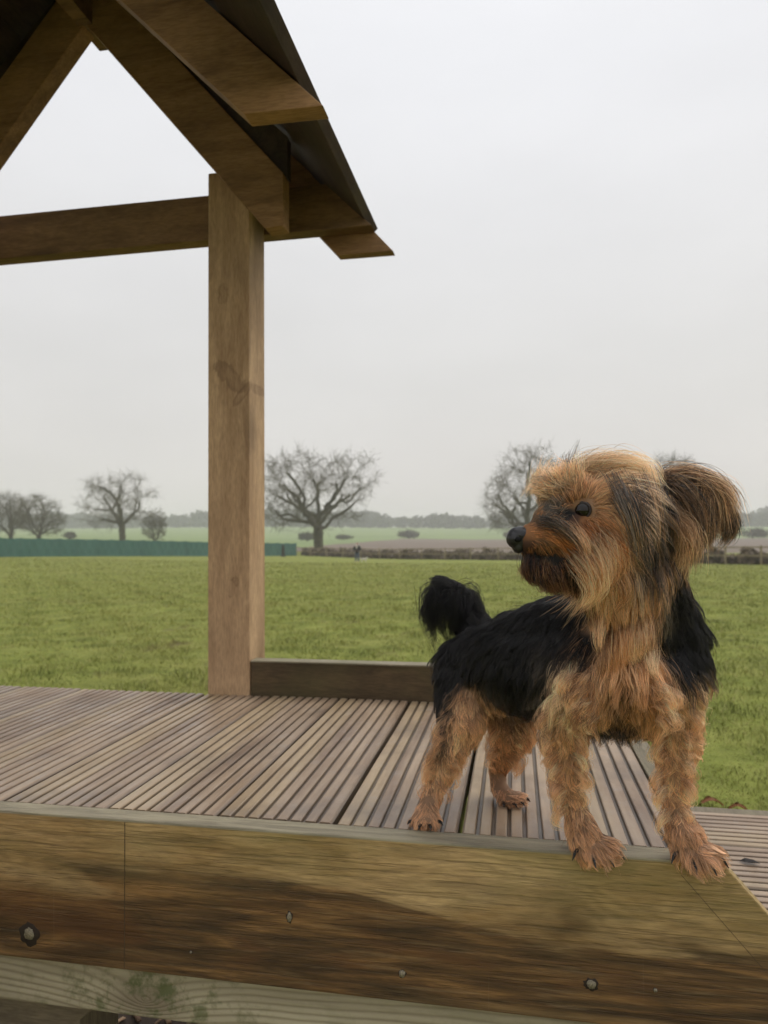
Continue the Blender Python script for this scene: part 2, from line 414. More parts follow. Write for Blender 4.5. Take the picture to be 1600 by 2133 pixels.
# brown heartwood stain in the lower half, with flame-shaped tongues
dk = t.ramp(hw, [(0.40, 1.0), (0.50, 0.92), (0.56, 0.42), (0.72, 0.0)])
streak = t.ramp(t.noise(vl, 58, 4, 0.6, 0.8), [(0.36, (0.042, 0.023, 0.012)), (0.52, (0.115, 0.059, 0.024)), (0.68, (0.27, 0.14, 0.050))])
c = t.mix(t.math('MULTIPLY', dk, 0.93), c, streak)
c = t.mix(t.math('MULTIPLY', t.ramp(n_long, [(0.36, 1.0), (0.54, 0.0)]), 0.45), c, t.mix(0.6, c, (0.025, 0.015, 0.008)))
c = t.mix(t.math('MULTIPLY', t.ramp(n_fine, [(0.34, 1.0), (0.52, 0.0)]), 0.4), c, t.mix(0.5, c, (0.02, 0.013, 0.008)))
lines = t.ramp(t.noise(t.coords((0.035, 1, 1), (0, R(1.2), 0)), 300, 3, 0.6, 0.25), [(0.40, 1.0), (0.47, 0.0)])
c = t.mix(t.math('MULTIPLY', lines, 0.38), c, t.mix(0.7, c, (0.022, 0.013, 0.007)))
lines2 = t.ramp(t.noise(t.coords((0.05, 1, 1)), 190, 3, 0.6, 0.4), [(0.56, 0.0), (0.66, 1.0)])
c = t.mix(t.math('MULTIPLY', lines2, 0.28), c, t.mix(0.5, c, (0.42, 0.31, 0.17)))
# green algae along the top edge, heaviest towards the right
gm = t.math('MULTIPLY', t.ramp(hz, [(0.42, 0.0), (0.78, 0.8), (0.97, 1.0)]), t.ramp(t.math('ADD', t.noise(vv, 11, 5, 0.65), t.math('MULTIPLY', sx.outputs['X'], 0.22)), [(0.36, 0.0), (0.60, 1.0)]))
c = t.mix(t.math('MULTIPLY', gm, 0.42), c, (0.19, 0.175, 0.055))
# rusty-red stain patches in the lower half
rm = t.math('MULTIPLY', t.ramp(hz, [(0.05, 0.0), (0.2, 1.0), (0.5, 0.6), (0.62, 0.0)]), t.ramp(t.noise(vv, 15, 4, 0.6, 0.5), [(0.52, 0.0), (0.63, 1.0)]))
c = t.mix(t.math('MULTIPLY', rm, 0.5), c, (0.125, 0.052, 0.020))
# pale arris along the bottom edge
bm_ = t.math('MULTIPLY', t.ramp(hz, [(0.0, 1.0), (0.035, 1.0), (0.07, 0.0)]), t.ramp(t.noise(v, 22, 3, 0.6), [(0.4, 0.0), (0.6, 1.0)]))
c = t.mix(t.math('MULTIPLY', bm_, 0.8), c, (0.33, 0.21, 0.095))
# bare worn top
tm = t.ramp(sx.outputs['Z'], [(0.7462, 0.0), (0.7485, 1.0)])
tm = t.math('MULTIPLY', t.math('SUBTRACT', sx.outputs['Z'], 0.7464), 700.0, clamp=True)
c = t.mix(tm, c, t.ramp(n_long, [(0.3, (0.19, 0.165, 0.115)), (0.6, (0.34, 0.30, 0.205))]))
# scratches
vo = t.noise(t.coords((60, 1, 1.4), (0, R(14), 0)), 3.2, 2, 0.5)
c = t.mix(t.math('MULTIPLY', t.ramp(vo, [(0.73, 0.0), (0.80, 1.0)]), 0.10), c, (0.36, 0.29, 0.19))
t.bump(t.math('SUBTRACT', t.math('ADD', t.math('MULTIPLY', n_long, 0.8), t.math('MULTIPLY', n_fine, 0.6)), t.math('MULTIPLY', lines, 0.5)), 0.6, 0.0016)
t.b.inputs['Specular IOR Level'].default_value = 0.28
M['fascia'] = t.set(Base_Color=c, Roughness=0.62)

fx0, fx1 = -1.85, 0.211
FY0 = 0.805
fascia = prism('front_board', [(fx0, 0.569), (fx1+0.159, 0.569), (fx1, DZ), (fx0, DZ)], FY0, YF-0.001, M['fascia'], platform, bevel=0.0018)

# pencil lines scored on the fascia
M['score'] = plain('pencil score', (0.075, 0.05, 0.028), 0.8)
prism('score_line', [(-0.4743, 0.571), (-0.4735, 0.571), (-0.4735, 0.747), (-0.4743, 0.747)], FY0-0.0004, FY0+0.001, M['score'], fascia, 0)
prism('score_line', [(0.1695, 0.7345), (0.1698, 0.7348), (0.2500, 0.6433), (0.2497, 0.643)], FY0-0.0004, FY0+0.001, M['score'], fascia, 0)

# plugged bolt and screw heads in the fascia
t = NT('resin crusted bolt'); v = t.coords()
t.bump(t.noise(v, 900, 2, 0.7), 0.8, 0.001)
M['plug'] = t.set(Base_Color=t.ramp(t.noise(v, 700, 3, 0.7), [(0.35, (0.12, 0.10, 0.065)), (0.65, (0.34, 0.29, 0.20))]), Roughness=0.45)
M['plugring'] = plain('knot ring', (0.028, 0.018, 0.012), 0.75)
def disc(name, px, py, rx, rz, mat, out, parent, wob=0.12, seed=1):
    p = at(px, py, FY0); rr = random.Random(seed)
    bm = bmesh.new(); n = 22; ring = []; ring2 = []
    for i in range(n):
        a = 2*math.pi*i/n; k = 1+rr.uniform(-wob, wob)
        ring.append(bm.verts.new((p.x+math.cos(a)*rx*k, FY0+0.002, p.z+math.sin(a)*rz*k)))
        ring2.append(bm.verts.new((p.x+math.cos(a)*rx*k*0.8, FY0-out, p.z+math.sin(a)*rz*k*0.8)))
    for i in range(n): bm.faces.new((ring[i], ring[(i+1) % n], ring2[(i+1) % n], ring2[i]))
    bm.faces.new(ring2); bmesh.ops.recalc_face_normals(bm, faces=bm.faces)
    return bm_obj(name, bm, mat, parent, True)
for i, (px, py, rx, rz, kx) in enumerate(((61, 1945, 0.0078, 0.0088, 2.1), (603, 1910, 0.0032, 0.0062, 1.5), (838, 2028, 0.0042, 0.0046, 1.3), (1232, 2050, 0.0056, 0.0054, 1.7), (1365, 2062, 0.0022, 0.0022, 1.4), (398, 1983, 0.0016, 0.0016, 1.5))):
    disc('knot_ring', px, py, rx*kx, rz*kx*0.9, M['plugring'], 0.0003, fascia, 0.2, i)
    disc('bolt_plug', px, py, rx, rz, M['plug'], 0.0014, fascia, 0.12, i+9)

# rim, joist, legs, brace
M['rim'] = wood('rim wood', (0.27, 0.225, 0.155), (0.17, 0.14, 0.095), 'Y', green=0.25, stain=0.2, knots=False)
box('side_rim', 0.184, 0.2125, YF+0.001, YB, DZ-0.17, DZ-0.0004, M['rim'], platform)
box('rear_rim', -1.85, 0.2125, YB+0.001, YB+0.028, DZ-0.19, DZ-0.030, M['kick'], platform)
box('kick_board', -0.5655, 0.2125, YB+0.0015, YB+0.032, DZ-0.028, DZ+0.071, M['kick'], platform)
M['kicktop'] = wood('kick cap', (0.34, 0.30, 0.21), (0.24, 0.20, 0.14), 'X', green=0.3, stain=0.2, knots=False)
box('kick_cap', -0.5655, 0.2125, YB-0.001, YB+0.034, DZ+0.071, DZ+0.0745, M['kicktop'], platform, 0.001)
box('joist', -1.84, 0.33, 0.8165, 0.866, 0.507, 0.5665, M['joist'], platform, 0.002)
for x in (-1.5, -0.62, 0.12):
    box('leg', x-0.045, x+0.045, 0.868, 0.962, -0.05, 0.721, M['leg'], platform, 0.002)
    box('leg', x-0.045, x+0.045, 1.36, 1.454, -0.05, 0.721, M['leg'], platform, 0.002)
prism('brace', [(-1.05, 0.20), (-0.98, 0.13), (-0.52, 0.50), (-0.60, 0.565)], 0.8675, 0.905, M['brace'], platform, 0.002)
for x in (-1.1, -0.25, 0.15):
    box('cross_joist', x-0.022, x+0.022, 0.87, 1.45, 0.58, 0.720, M['leg'], platform, 0.002)

# lower step platform on the right
step = empty('step_platform', (0.6, 1.1, 0), 'lower grooved timber step platform at right edge beside dog', 'platform')
LZ = 0.56
t2 = M['deck'].copy(); t2.name = 'step deck wood'
# boards run along X there: swap the streak direction
for nd in t2.node_tree.nodes:
    if nd.type == 'MAPPING' and abs(nd.inputs['Scale'].default_value[1]-0.10) < 1e-4:
        nd.inputs['Scale'].default_value = (0.10, 1, 1)
    if nd.type == 'SEPXYZ':
        for lk in list(t2.node_tree.links):
            if lk.from_node == nd and lk.from_socket.name == 'X':
                to = lk.to_socket; t2.node_tree.links.remove(lk); t2.node_tree.links.new(nd.outputs['Y'], to)
M['stepdeck'] = t2
for k in range(4):
    y1 = YB - 0.1505*k
    me = extrude_profile('deck_board', board_profile(bw, 8), 1.25, 'X', M['stepdeck'], wob=0.0006, seed=k+90)
    o = link('deck_board', me, None, step)
    o.location = (0.2165, y1-bw, LZ+random.Random(k+5).uniform(-0.0015, 0.001))
box('edge_board', 0.2165, 1.4665, YB+0.002, YB+0.030, LZ-0.16, LZ-0.002, M['rim'], step)
box('joist', 0.375, 1.4665, 0.866, 0.91, LZ-0.17, LZ-0.029, M['leg'], step)
box('leg', 1.30, 1.39, 0.915, 1.0, -0.05, LZ-0.029, M['leg'], step)
box('leg', 1.30, 1.39, 1.36, 1.45, -0.05, LZ-0.029, M['leg'], step)
box('leg', 0.45, 0.54, 1.36, 1.45, -0.05, LZ-0.029, M['leg'], step)

# ------------------------------------------------------------------ shelter over the deck
shelter = empty('timber_shelter', (-0.94, 1.5, 0), 'small open timber shelter with steep pitched roof at upper left', 'shelter')
C0 = CAM.z
RX, RZ = -0.9415, C0+1.153                     # where the rafters' lower edges meet
box('post', -0.665, -0.568, YB, YB+0.097, 0.0-0.05, C0+0.805, M['post'], shelter, 0.003)
box('post', -0.725, -0.628, 0.56, 0.657, 0.0-0.05, C0+0.805, M['post'], shelter, 0.003)
box('post', -1.455, -1.358, 0.56, 0.657, 0.0-0.05, C0+0.70, M['post'], shelter, 0.003)
box('post', -1.455, -1.358, YB, YB+0.097, 0.0-0.05, C0+0.805, M['post'], shelter, 0.003)
# tie beam behind the posts, its ends cut to the roof slope
prism('tie_beam', [(-1.575, C0+0.695), (-0.312, C0+0.700), (-0.421, C0+0.806), (-1.465, C0+0.806)], YB+0.0985, YB+0.140, M['beamx'], shelter, 0.002)
def rafter(name, pts, y0, y1, both=True):
    prism(name, pts, y0, y1, M['rafter_r'], shelter, 0.002)
    if not both: return
    prism(name, [(2*RX-a, b) for a, b in pts], y0, y1, M['rafter_l'], shelter, 0.002)
S1 = 1.173
# far rafter pair bolted to the front of the posts
rafter('rafter', [(RX+0.001, RZ), (-0.515, C0+0.649), (-0.475, C0+0.652), (-0.475, C0+0.765), (RX+0.001, C0+1.300)], YB-0.044, YB-0.002)
for sg in (1, -1):
    f_ = (lambda a: a) if sg == 1 else (lambda a: 2*RX-a)
    prism('gable_board', [(f_(-0.470), C0+0.760), (f_(-0.470), C0+0.850), (f_(RX+0.002), C0+1.316), (f_(RX+0.002), C0+1.290)], YB-0.030, YB-0.006, M['roofboard'], shelter, 0)
# middle pair, level-cut tails
rafter('rafter', [(RX+0.001, C0+1.195), (-0.417, C0+0.669), (-0.286, C0+0.667), (RX+0.001, C0+1.318)], 1.052, 1.089)
# gable pair at the back
rafter('rafter_tail', [(-0.56, C0+0.83), (-0.403, C0+0.654), (-0.270, C0+0.654), (-0.34, C0+0.732), (-0.62, C0+1.009)], YB+0.141, YB+0.172, both=False)
# near pair, above the picture
rafter('rafter', [(RX+0.001, C0+1.195), (-0.417, C0+0.669), (-0.286, C0+0.667), (RX+0.001, C0+1.318)], 0.66, 0.697)
box('ridge_beam', RX-0.018, RX+0.018, 0.62, 1.505, C0+1.150, C0+1.30, M['beamx'], shelter, 0.002)
# roof boards run front to back on the rafters, lapped like weatherboard
sl = (C0+1.322, C0+0.713)                      # rafter top at the ridge and at the eaves line
ang = math.atan2(sl[0]-sl[1], -0.33-RX)
L = math.hypot(sl[0]-sl[1], -0.33-RX)
nb = 6
for side in (1, -1):
    for k in range(nb):
        s0 = L*(1-k/nb); s1 = L*(1-(k+1)/nb) - 0.045
        s1 = max(s1, 0.0)
        lift0, lift1 = (0.0015, 0.0235) if k == 0 else (0.0235, 0.0035)
        def pt(s, up):
            x = RX + math.cos(ang)*s + math.sin(ang)*up
            z = sl[0] - math.sin(ang)*s + math.cos(ang)*up
            return (x if side == 1 else 2*RX-x, z)
        th = 0.021
        if k == 0: q = [pt(s0, 0.0015), pt(s0, 0.0015+th), pt(s1, 0.0015+th*0.6), pt(s1, 0.0015)]
        else: q = [pt(s0, 0.0125), pt(s0, 0.0125+th), pt(s1, 0.0015+th*0.6), pt(s1, 0.0015)]
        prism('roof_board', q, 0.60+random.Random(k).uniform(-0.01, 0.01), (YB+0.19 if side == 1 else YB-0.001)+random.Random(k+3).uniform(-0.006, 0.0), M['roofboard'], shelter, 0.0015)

# ------------------------------------------------------------------ bare trees (space colonisation)
t = NT('bare bark'); v = t.coords()
M['bark'] = t.set(Base_Color=t.ramp(t.noise(v, 1.5, 4, 0.6), [(0.35, (0.050, 0.045, 0.026)), (0.65, (0.095, 0.088, 0.052))]), Roughness=0.95)
M['twig'] = plain('bare twigs', (0.125, 0.115, 0.075), 0.95, 0.1)

def tube_mesh(A, B, ra, rb, n):
    """open tapered tubes from points A to B"""
    A, B = np.asarray(A, float), np.asarray(B, float)
    d = B-A; ln = np.linalg.norm(d, axis=1, keepdims=True); d = d/np.maximum(ln, 1e-9)
    h = np.where(np.abs(d[:, 2:3]) < 0.9, np.array([[0, 0, 1.0]]), np.array([[1.0, 0, 0]]))
    u = np.cross(d, h); u /= np.linalg.norm(u, axis=1, keepdims=True); w = np.cross(d, u)
    a = np.arange(n)*2*np.pi/n
    ring = u[:, None]*np.cos(a)[None, :, None] + w[:, None]*np.sin(a)[None, :, None]
    V = np.stack([A[:, None]+ring*np.asarray(ra)[:, None, None], B[:, None]+ring*np.asarray(rb)[:, None, None]], 1)
    k = len(A); base = (np.arange(k)*2*n)[:, None]; i = np.arange(n)[None]; j = (np.arange(n)+1)[None] % n
    F = np.stack([base+i, base+j, base+n+j, base+n+i], -1).reshape(-1, 4)
    return V.reshape(-1, 3), F

def make_tree(name, base, H, W, seed, label, trunk_h=0.24, trunk_r=0.5, n_attr=700, flat=0.86, lean=0.0, twigs=5, skew=0.0, group=None, dense=1.0):
    rs = np.random.RandomState(seed)
    # attraction points: lumpy flattened dome, hollow towards the middle
    pts = []
    lumps = rs.normal(size=(26, 3)); lumps /= np.linalg.norm(lumps, axis=1, keepdims=True); amp = rs.uniform(-0.30, 0.16, 26)
    while len(pts) < n_attr:
        p = rs.uniform(-1, 1, 3); r = np.linalg.norm(p)
        if r > 1 or r < 0.12 or p[2] < -0.80: continue
        dirn = p/r
        lim = 0.92 + np.sum(amp*np.exp(-((1-lumps@dirn)*9)))
        if r > lim: continue
        if rs.uniform() > 0.35 + 0.65*r: continue
        pts.append(p)
    P = np.array(pts)
    zc = H*(0.5+trunk_h*0.36); hz_ = H-zc
    P = P*np.array([W/2, W/2*flat, hz_]); P[:, 2] += zc; P[:, 0] += skew*(P[:, 2]-H*trunk_h)
    step_ = H/42.0
    nodes = [np.zeros(3)]; par = [-1]
    ht = H*trunk_h; k = int(ht/step_)
    for i in range(k):
        nodes.append(nodes[-1] + np.array([rs.uniform(-.10, .10)+lean, rs.uniform(-.10, .10), 1.0])*step_); par.append(len(nodes)-2)
    N = np.array(nodes)
    near = np.full(len(P), 1e9); ni = np.zeros(len(P), int)
    def upd(i0):
        nonlocal near, ni
        D = np.linalg.norm(P[:, None]-N[None, i0:], axis=2)
        j = D.argmin(1); dm = D[np.arange(len(P)), j]
        b = dm < near; near = np.where(b, dm, near); ni = np.where(b, j+i0, ni)
    upd(k)
    parl = list(par); alive = np.ones(len(P), bool)
    for it in range(90):
        act = alive & (near < H*0.6)
        if not act.any(): break
        dirs = {}
        vec = P-N[ni]; vec /= np.maximum(np.linalg.norm(vec, axis=1, keepdims=True), 1e-6)
        new = []
        for q in np.unique(ni[act]):
            dsum = vec[act & (ni == q)].sum(0)
            dsum = dsum/max(np.linalg.norm(dsum), 1e-6)
            if parl[q] >= 0:
                pd = N[q]-N[parl[q]]; dsum = dsum + 0.45*pd/np.linalg.norm(pd)
            dsum = dsum + rs.normal(0, 0.34, 3)
            dsum /= np.linalg.norm(dsum)
            new.append(N[q]+dsum*step_); parl.append(int(q))
        i0 = len(N); N = np.vstack([N, np.array(new)]); upd(i0)
        alive &= near > step_*1.25
        if len(N) > 5200: break
    par = np.array(parl)
    cnt = np.zeros(len(N)); child = np.bincount(par[1:], minlength=len(N))
    cnt[child == 0] = 1.0
    for i in range(len(N)-1, 0, -1): cnt[par[i]] += cnt[i]
    rad = 0.022*H/16*np.power(np.maximum(cnt, 1), 0.44)
    rad *= trunk_r/rad[0]; rad = np.where(cnt < 6, np.minimum(rad, 0.03*H/16), rad); rad = np.maximum(rad, 0.02*H/16)
    i = np.arange(1, len(N)); big = rad[par[i]] > 0.11*trunk_r
    root = empty(name, base, label, 'tree', group)
    # root flare
    V, F = tube_mesh(N[par[i]][big], N[i][big], rad[par[i]][big]*np.where(par[i][big] == 0, 1.45, 1.0), rad[i][big], 7)
    link('trunk', np_mesh('trunk', V, F, M['bark'], True), None, root).matrix_parent_inverse = Matrix()
    V1, F1 = tube_mesh(N[par[i]][~big], N[i][~big], rad[par[i]][~big]*0.9, rad[i][~big], 4)
    # twigs
    tip = np.where(rad < max(0.13*trunk_r, rad.min()*1.8))[0]; tip = tip[tip > k]
    A, B = [], []
    for rep in range(twigs):
        o = N[tip]; dd = o-N[par[tip]]; dd /= np.maximum(np.linalg.norm(dd, axis=1, keepdims=True), 1e-6)
        dd = dd*0.7 + rs.normal(0, 0.62, dd.shape); dd[:, 2] += 0.12
        dd /= np.linalg.norm(dd, axis=1, keepdims=True)
        ln = rs.uniform(0.4, 1.5, (len(tip), 1))*H/16
        m1 = o+dd*ln
        A.append(o); B.append(m1)
        d2 = dd + rs.normal(0, 0.6, dd.shape); d2 /= np.linalg.norm(d2, axis=1, keepdims=True)
        A.append(m1-dd*ln*0.3); B.append(m1+d2*ln*0.6)
    A = np.vstack(A); B = np.vstack(B)
    V2, F2 = tube_mesh(A, B, np.full(len(A), 0.015*H/16*dense), np.full(len(A), 0.007*H/16*dense), 3)
    link('crown', np_mesh('crown', np.vstack([V1, V2]), np.vstack([F1, F2+len(V1)]) if F1.shape[1] == F2.shape[1] else F1, M['twig'], False), None, root).matrix_parent_inverse = Matrix()
    return root

def ground_at(px, D):
    p = at_d(px, 1110, D); z = float(hgt(p.x, p.y)); return Vector((p.x, p.y, z))
TG = 'bare trees beyond the field'
b = ground_at(664, 112); make_tree('oak_tree', b, 18.6, 25.0, 5, 'broad bare oak with thick trunk just right of the wooden post', 0.17, 0.80, 330, skew=0.05, twigs=4, group=TG)
b = ground_at(255, 133); make_tree('oak_tree', b, 15.8, 21.0, 12, 'bare oak with ragged spreading limbs behind the green screen fence', 0.18, 0.62, 220, group=TG, twigs=4)
b = ground_at(1105, 113); make_tree('oak_tree', b, 17.8, 22.0, 23, 'large bare oak behind the dog\'s brow', 0.16, 0.75, 320, group=TG, twigs=4)
b = ground_at(1395, 150); make_tree('oak_tree', b, 20.5, 17.0, 31, 'distant bare tree top showing between the dog\'s head and ear', 0.24, 0.5, 420, group=TG)
b = ground_at(22, 140); make_tree('oak_tree', b, 11.4, 11.5, 41, 'dense bare tree at far left edge of the picture', 0.10, 0.42, 420, group=TG, twigs=5, dense=1.15)
b = ground_at(80, 136); make_tree('oak_tree', b, 11.0, 11.5, 47, 'rounded bare tree second from the left edge', 0.14, 0.38, 420, group=TG, twigs=5, dense=1.1)
b = ground_at(322, 140); make_tree('oak_tree', b, 7.4, 6.6, 53, 'small dense bare tree right of the ragged oak', 0.16, 0.2, 330, group=TG, twigs=6, dense=1.2)

# ------------------------------------------------------------------ scrub, hedges, far wood
t = NT('scrub leaves'); v = t.coords()
M['scrub'] = t.set(Base_Color=t.ramp(t.noise(v, 1.1, 3, 0.6), [(0.35, (0.105, 0.078, 0.052)), (0.65, (0.19, 0.145, 0.098))]), Roughness=0.95)
M['bush'] = plain('dark hedge', (0.085, 0.088, 0.055), 0.95, 0.1)
M['wood_far'] = plain('far wood', (0.055, 0.054, 0.045), 0.95, 0.05)

def leaf_cloud(P, size, rs, stretch=1.0):
    """one small randomly turned quad per point"""
    n = len(P)
    a = rs.normal(size=(n, 3)); a /= np.linalg.norm(a, axis=1, keepdims=True)
    b = np.cross(a, rs.normal(size=(n, 3))); b /= np.linalg.norm(b, axis=1, keepdims=True)
    s = np.asarray(size)*rs.uniform(0.6, 1.4, n)
    a = a*s[:, None]*stretch; b = b*s[:, None]
    V = np.stack([P-a, P+b*0.7, P+a, P-b*0.7], 1).reshape(-1, 3)
    return V, np.arange(n*4).reshape(-1, 4)

# low brown verge along the far edge of the grass, behind the rail fence
rs = np.random.RandomState(3)
FA, FB, FC = at_d(617, 1162, 98), at_d(1100, 1170, 66), at_d(1760, 1182, 41)
def fence_pt(u):
    """ground point along the rail fence, u in 0..2"""
    a, b, w = (FA, FB, u) if u < 1 else (FB, FC, u-1)
    x, y = a.x+(b.x-a.x)*w, a.y+(b.y-a.y)*w
    return Vector((x, y, float(hgt(x, y))))
n = 26000
u = rs.uniform(-0.0, 2.0, n); P = np.array([fence_pt(float(x)) for x in u])
nrm = np.array([0.42, 0.9, 0])
off = 1.0 + np.abs(rs.normal(0, 1.6, n))
P += nrm[None]*off[:, None]
P[:, 2] = hgt(P[:, 0], P[:, 1]) + rs.uniform(0, 1, n)**1.2*(0.75+0.3*np.sin(u*61)+0.2*np.sin(u*143))
V, F = leaf_cloud(P, 0.17, rs)
tag(link('verge_scrub', np_mesh('verge_scrub', V, F, M['scrub'])), 'low dead brown scrub along the far edge behind the rail fence', 'scrub', kind='stuff')

def bush(px, py, D, w, h, seed, label):
    rs = np.random.RandomState(seed); b = ground_at(px, D)
    n = 1500
    p = rs.normal(size=(n, 3)); p /= np.linalg.norm(p, axis=1, keepdims=True)
    p *= (rs.uniform(0.25, 1, n)**0.5*(1+0.25*np.sin(p[:, 0]*5+seed)*np.cos(p[:, 2]*6)))[:, None]
    lob = rs.uniform(-.5, .5, (6, 3))*np.array([1.1, .6, .35]); p = p*0.62 + lob[rs.randint(0, 6, n)]
    p *= np.array([w/2, w/2, h/2]); p[:, 2] = np.maximum(p[:, 2]+h*0.42, 0.05)*rs.uniform(.8, 1.25, n)
    V, F = leaf_cloud(p, h*0.07, rs)
    root = empty('hedge_bush', b, label, 'bush', 'dark bushes on the far pasture')
    link('foliage', np_mesh('foliage', V, F, M['bush']), None, root).matrix_parent_inverse = Matrix()
    V, F = tube_mesh(np.zeros((5, 3)), np.array([[math.cos(a)*w*.2, math.sin(a)*w*.2, h*.7] for a in (0, 1.3, 2.6, 3.9, 5.1)]), np.full(5, .12), np.full(5, .04), 5)
    link('stem', np_mesh('stem', V, F, M['bark']), None, root).matrix_parent_inverse = Matrix()
bush(850, 1112, 300, 8.5, 4.4, 1, 'dark round bush on the pasture left of the dog\'s nose')
bush(1062, 1112, 290, 9.0, 3.6, 2, 'dark bush on the pasture right beside the dog\'s nose')
bush(640, 1125, 220, 6.0, 3.2, 3, 'dark bush on the pasture behind the thick oak trunk')
bush(715, 1120, 250, 7.0, 2.4, 4, 'low grey-green bush on the pasture right of the thick oak trunk')
bush(145, 1118, 210, 4.5, 2.8, 5, 'thin pale bush on the pasture left of the ragged oak')
bush(1568, 1108, 260, 9.0, 4.5, 6, 'dark bush beside the tip of the dog\'s ear')

# far wood along the top of the rise: reads as one mass
rs = np.random.RandomState(8)
Vs, Fs, off = [], [], 0
for k in range(900):
    x = rs.uniform(-800, 760); y = rs.uniform(600, 760)
    h = rs.uniform(9, 15.5)*(1+0.22*math.sin(x*0.021)+0.15*math.sin(x*0.083+1))*(1.3 if x > 150 else 1.0)
    z = float(hgt(x, y)); w = h*rs.uniform(0.8, 1.5)
    n = 80
    p = rs.normal(size=(n, 3)); p /= np.linalg.norm(p, axis=1, keepdims=True)
    p *= rs.uniform(0.3, 1, n)[:, None]**0.5
    p = p*np.array([w*0.5, w*0.5, h*0.52]) + np.array([x, y, z+h*0.48])
    V, F = leaf_cloud(p, h*0.16, rs)
    Vs.append(V); Fs.append(F+off); off += len(V)
tag(link('far_wood', np_mesh('far_wood', np.vstack(Vs), np.vstack(Fs), M['wood_far'])), 'hazy grey wood along the distant skyline', 'woodland', kind='stuff')

# ------------------------------------------------------------------ fences
M['rail'] = wood('fence timber', (0.33, 0.27, 0.17), (0.21, 0.165, 0.10), 'Z', stain=0.3, knots=False)
rf = empty('rail_fence', fence_pt(1.0), 'pale timber post and rail fence along the far right of the grass', 'fence')
seg = []
for uu in np.linspace(0.0, 2.0, 23):
    seg.append(fence_pt(float(uu)))
for i, p in enumerate(seg):
    prism('fence_post', [(p.x-0.06, p.z-0.1), (p.x+0.06, p.z-0.1), (p.x+0.06, p.z+1.28), (p.x-0.06, p.z+1.28)], p.y-0.06, p.y+0.06, M['rail'], rf, 0.01)
for a, b_ in zip(seg[:-1], seg[1:]):
    for hh in (0.62, 1.16):
        d = (b_-a).normalized(); s = Vector((-d.y, d.x, 0))*0.02; g = Vector((0, 0, 0.045)); o1 = Vector((0, 0, hh)); fr = Vector((d.y, -d.x, 0))*0.085
        bm = bmesh.new()
        vv_ = [bm.verts.new(q+o1+fr) for q in (a-s-g, a+s-g, a+s+g, a-s+g, b_-s-g, b_+s-g, b_+s+g, b_-s+g)]
        for f_ in ((0, 1, 2, 3), (4, 7, 6, 5), (0, 4, 5, 1), (1, 5, 6, 2), (2, 6, 7, 3), (3, 7, 4, 0)): bm.faces.new([vv_[j] for j in f_])
        bmesh.ops.recalc_face_normals(bm, faces=bm.faces)
        bm_obj('fence_rail', bm, M['rail'], rf)

# green windbreak netting on posts
t = NT('green netting'); v = t.coords((1, 1, 0.4))
M['net'] = t.set(Base_Color=t.ramp(t.noise(v, 0.7, 4, 0.6), [(0.3, (0.034, 0.105, 0.085)), (0.7, (0.055, 0.145, 0.118))]), Roughness=0.8)
M['netpost'] = plain('dark fence post', (0.05, 0.075, 0.06), 0.8)
GA, GB = at_d(-260, 1165, 56), FA
gf = empty('screen_fence', ((GA.x+GB.x)/2, (GA.y+GB.y)/2, 0), 'long low fence screened with dark green netting at left of the grass', 'fence')
ng = 26; gp = []
for i in range(ng+1):
    w = i/ng; x, y = GA.x+(GB.x-GA.x)*w, GA.y+(GB.y-GA.y)*w
    gp.append(Vector((x, y, float(hgt(x, y)))))
gd = (GB-GA).normalized(); gn = Vector((gd.y, -gd.x, 0)).normalized()
for i, p in enumerate(gp):
    prism('fence_post', [(p.x-0.05, p.z-0.1), (p.x+0.05, p.z-0.1), (p.x+0.05, p.z+1.78), (p.x-0.05, p.z+1.78)], p.y-0.05, p.y+0.05, M['netpost'], gf, 0.01)
for i, (a, b_) in enumerate(zip(gp[:-1], gp[1:])):
    Vn, Fn = [], []
    nx_, nz_ = 8, 6
    for j in range(nz_+1):
        for k in range(nx_+1):
            q = a.lerp(b_, k/nx_); sag = 0.05*math.sin(math.pi*k/nx_)*(j/nz_)
            bl = 0.03*math.sin(k*1.9+i)*math.sin(j*1.1)
            Vn.append(q + Vector((0, 0, 0.02+1.74*j/nz_-sag)) + gn*(0.075+bl))
    nf = len(Vn); Vn += [q-gn*0.008 for q in Vn]
    for j in range(nz_):
        for k in range(nx_):
            q0 = j*(nx_+1)+k; f4 = (q0, q0+1, q0+nx_+2, q0+nx_+1)
            Fn.append(f4); Fn.append(tuple(nf+z for z in f4[::-1]))
    me = bpy.data.meshes.new('netting_panel'); me.from_pydata([tuple(q) for q in Vn], [], Fn)
    link('netting_panel', me, M['net'], gf)
p = at_d(590, 1166, 90); p.z = float(hgt(p.x, p.y))
dp = empty('leaning_post', p, 'short dark upright post in front of the green screen beside the wooden shelter post', 'post')
M['darkpost'] = plain('dark wet timber', (0.030, 0.032, 0.026), 0.9)
bm = bmesh.new()
bmesh.ops.create_cone(bm, segments=9, radius1=0.24, radius2=0.16, depth=1.55, cap_ends=True, matrix=Matrix.Translation((p.x, p.y, p.z+0.74)))
bm_obj('shaft', bm, M['darkpost'], dp)
bm = bmesh.new()
bmesh.ops.create_cone(bm, segments=9, radius1=0.40, radius2=0.22, depth=0.25, cap_ends=True, matrix=Matrix.Translation((p.x, p.y, p.z+0.1)))
bm_obj('foot', bm, M['darkpost'], dp)

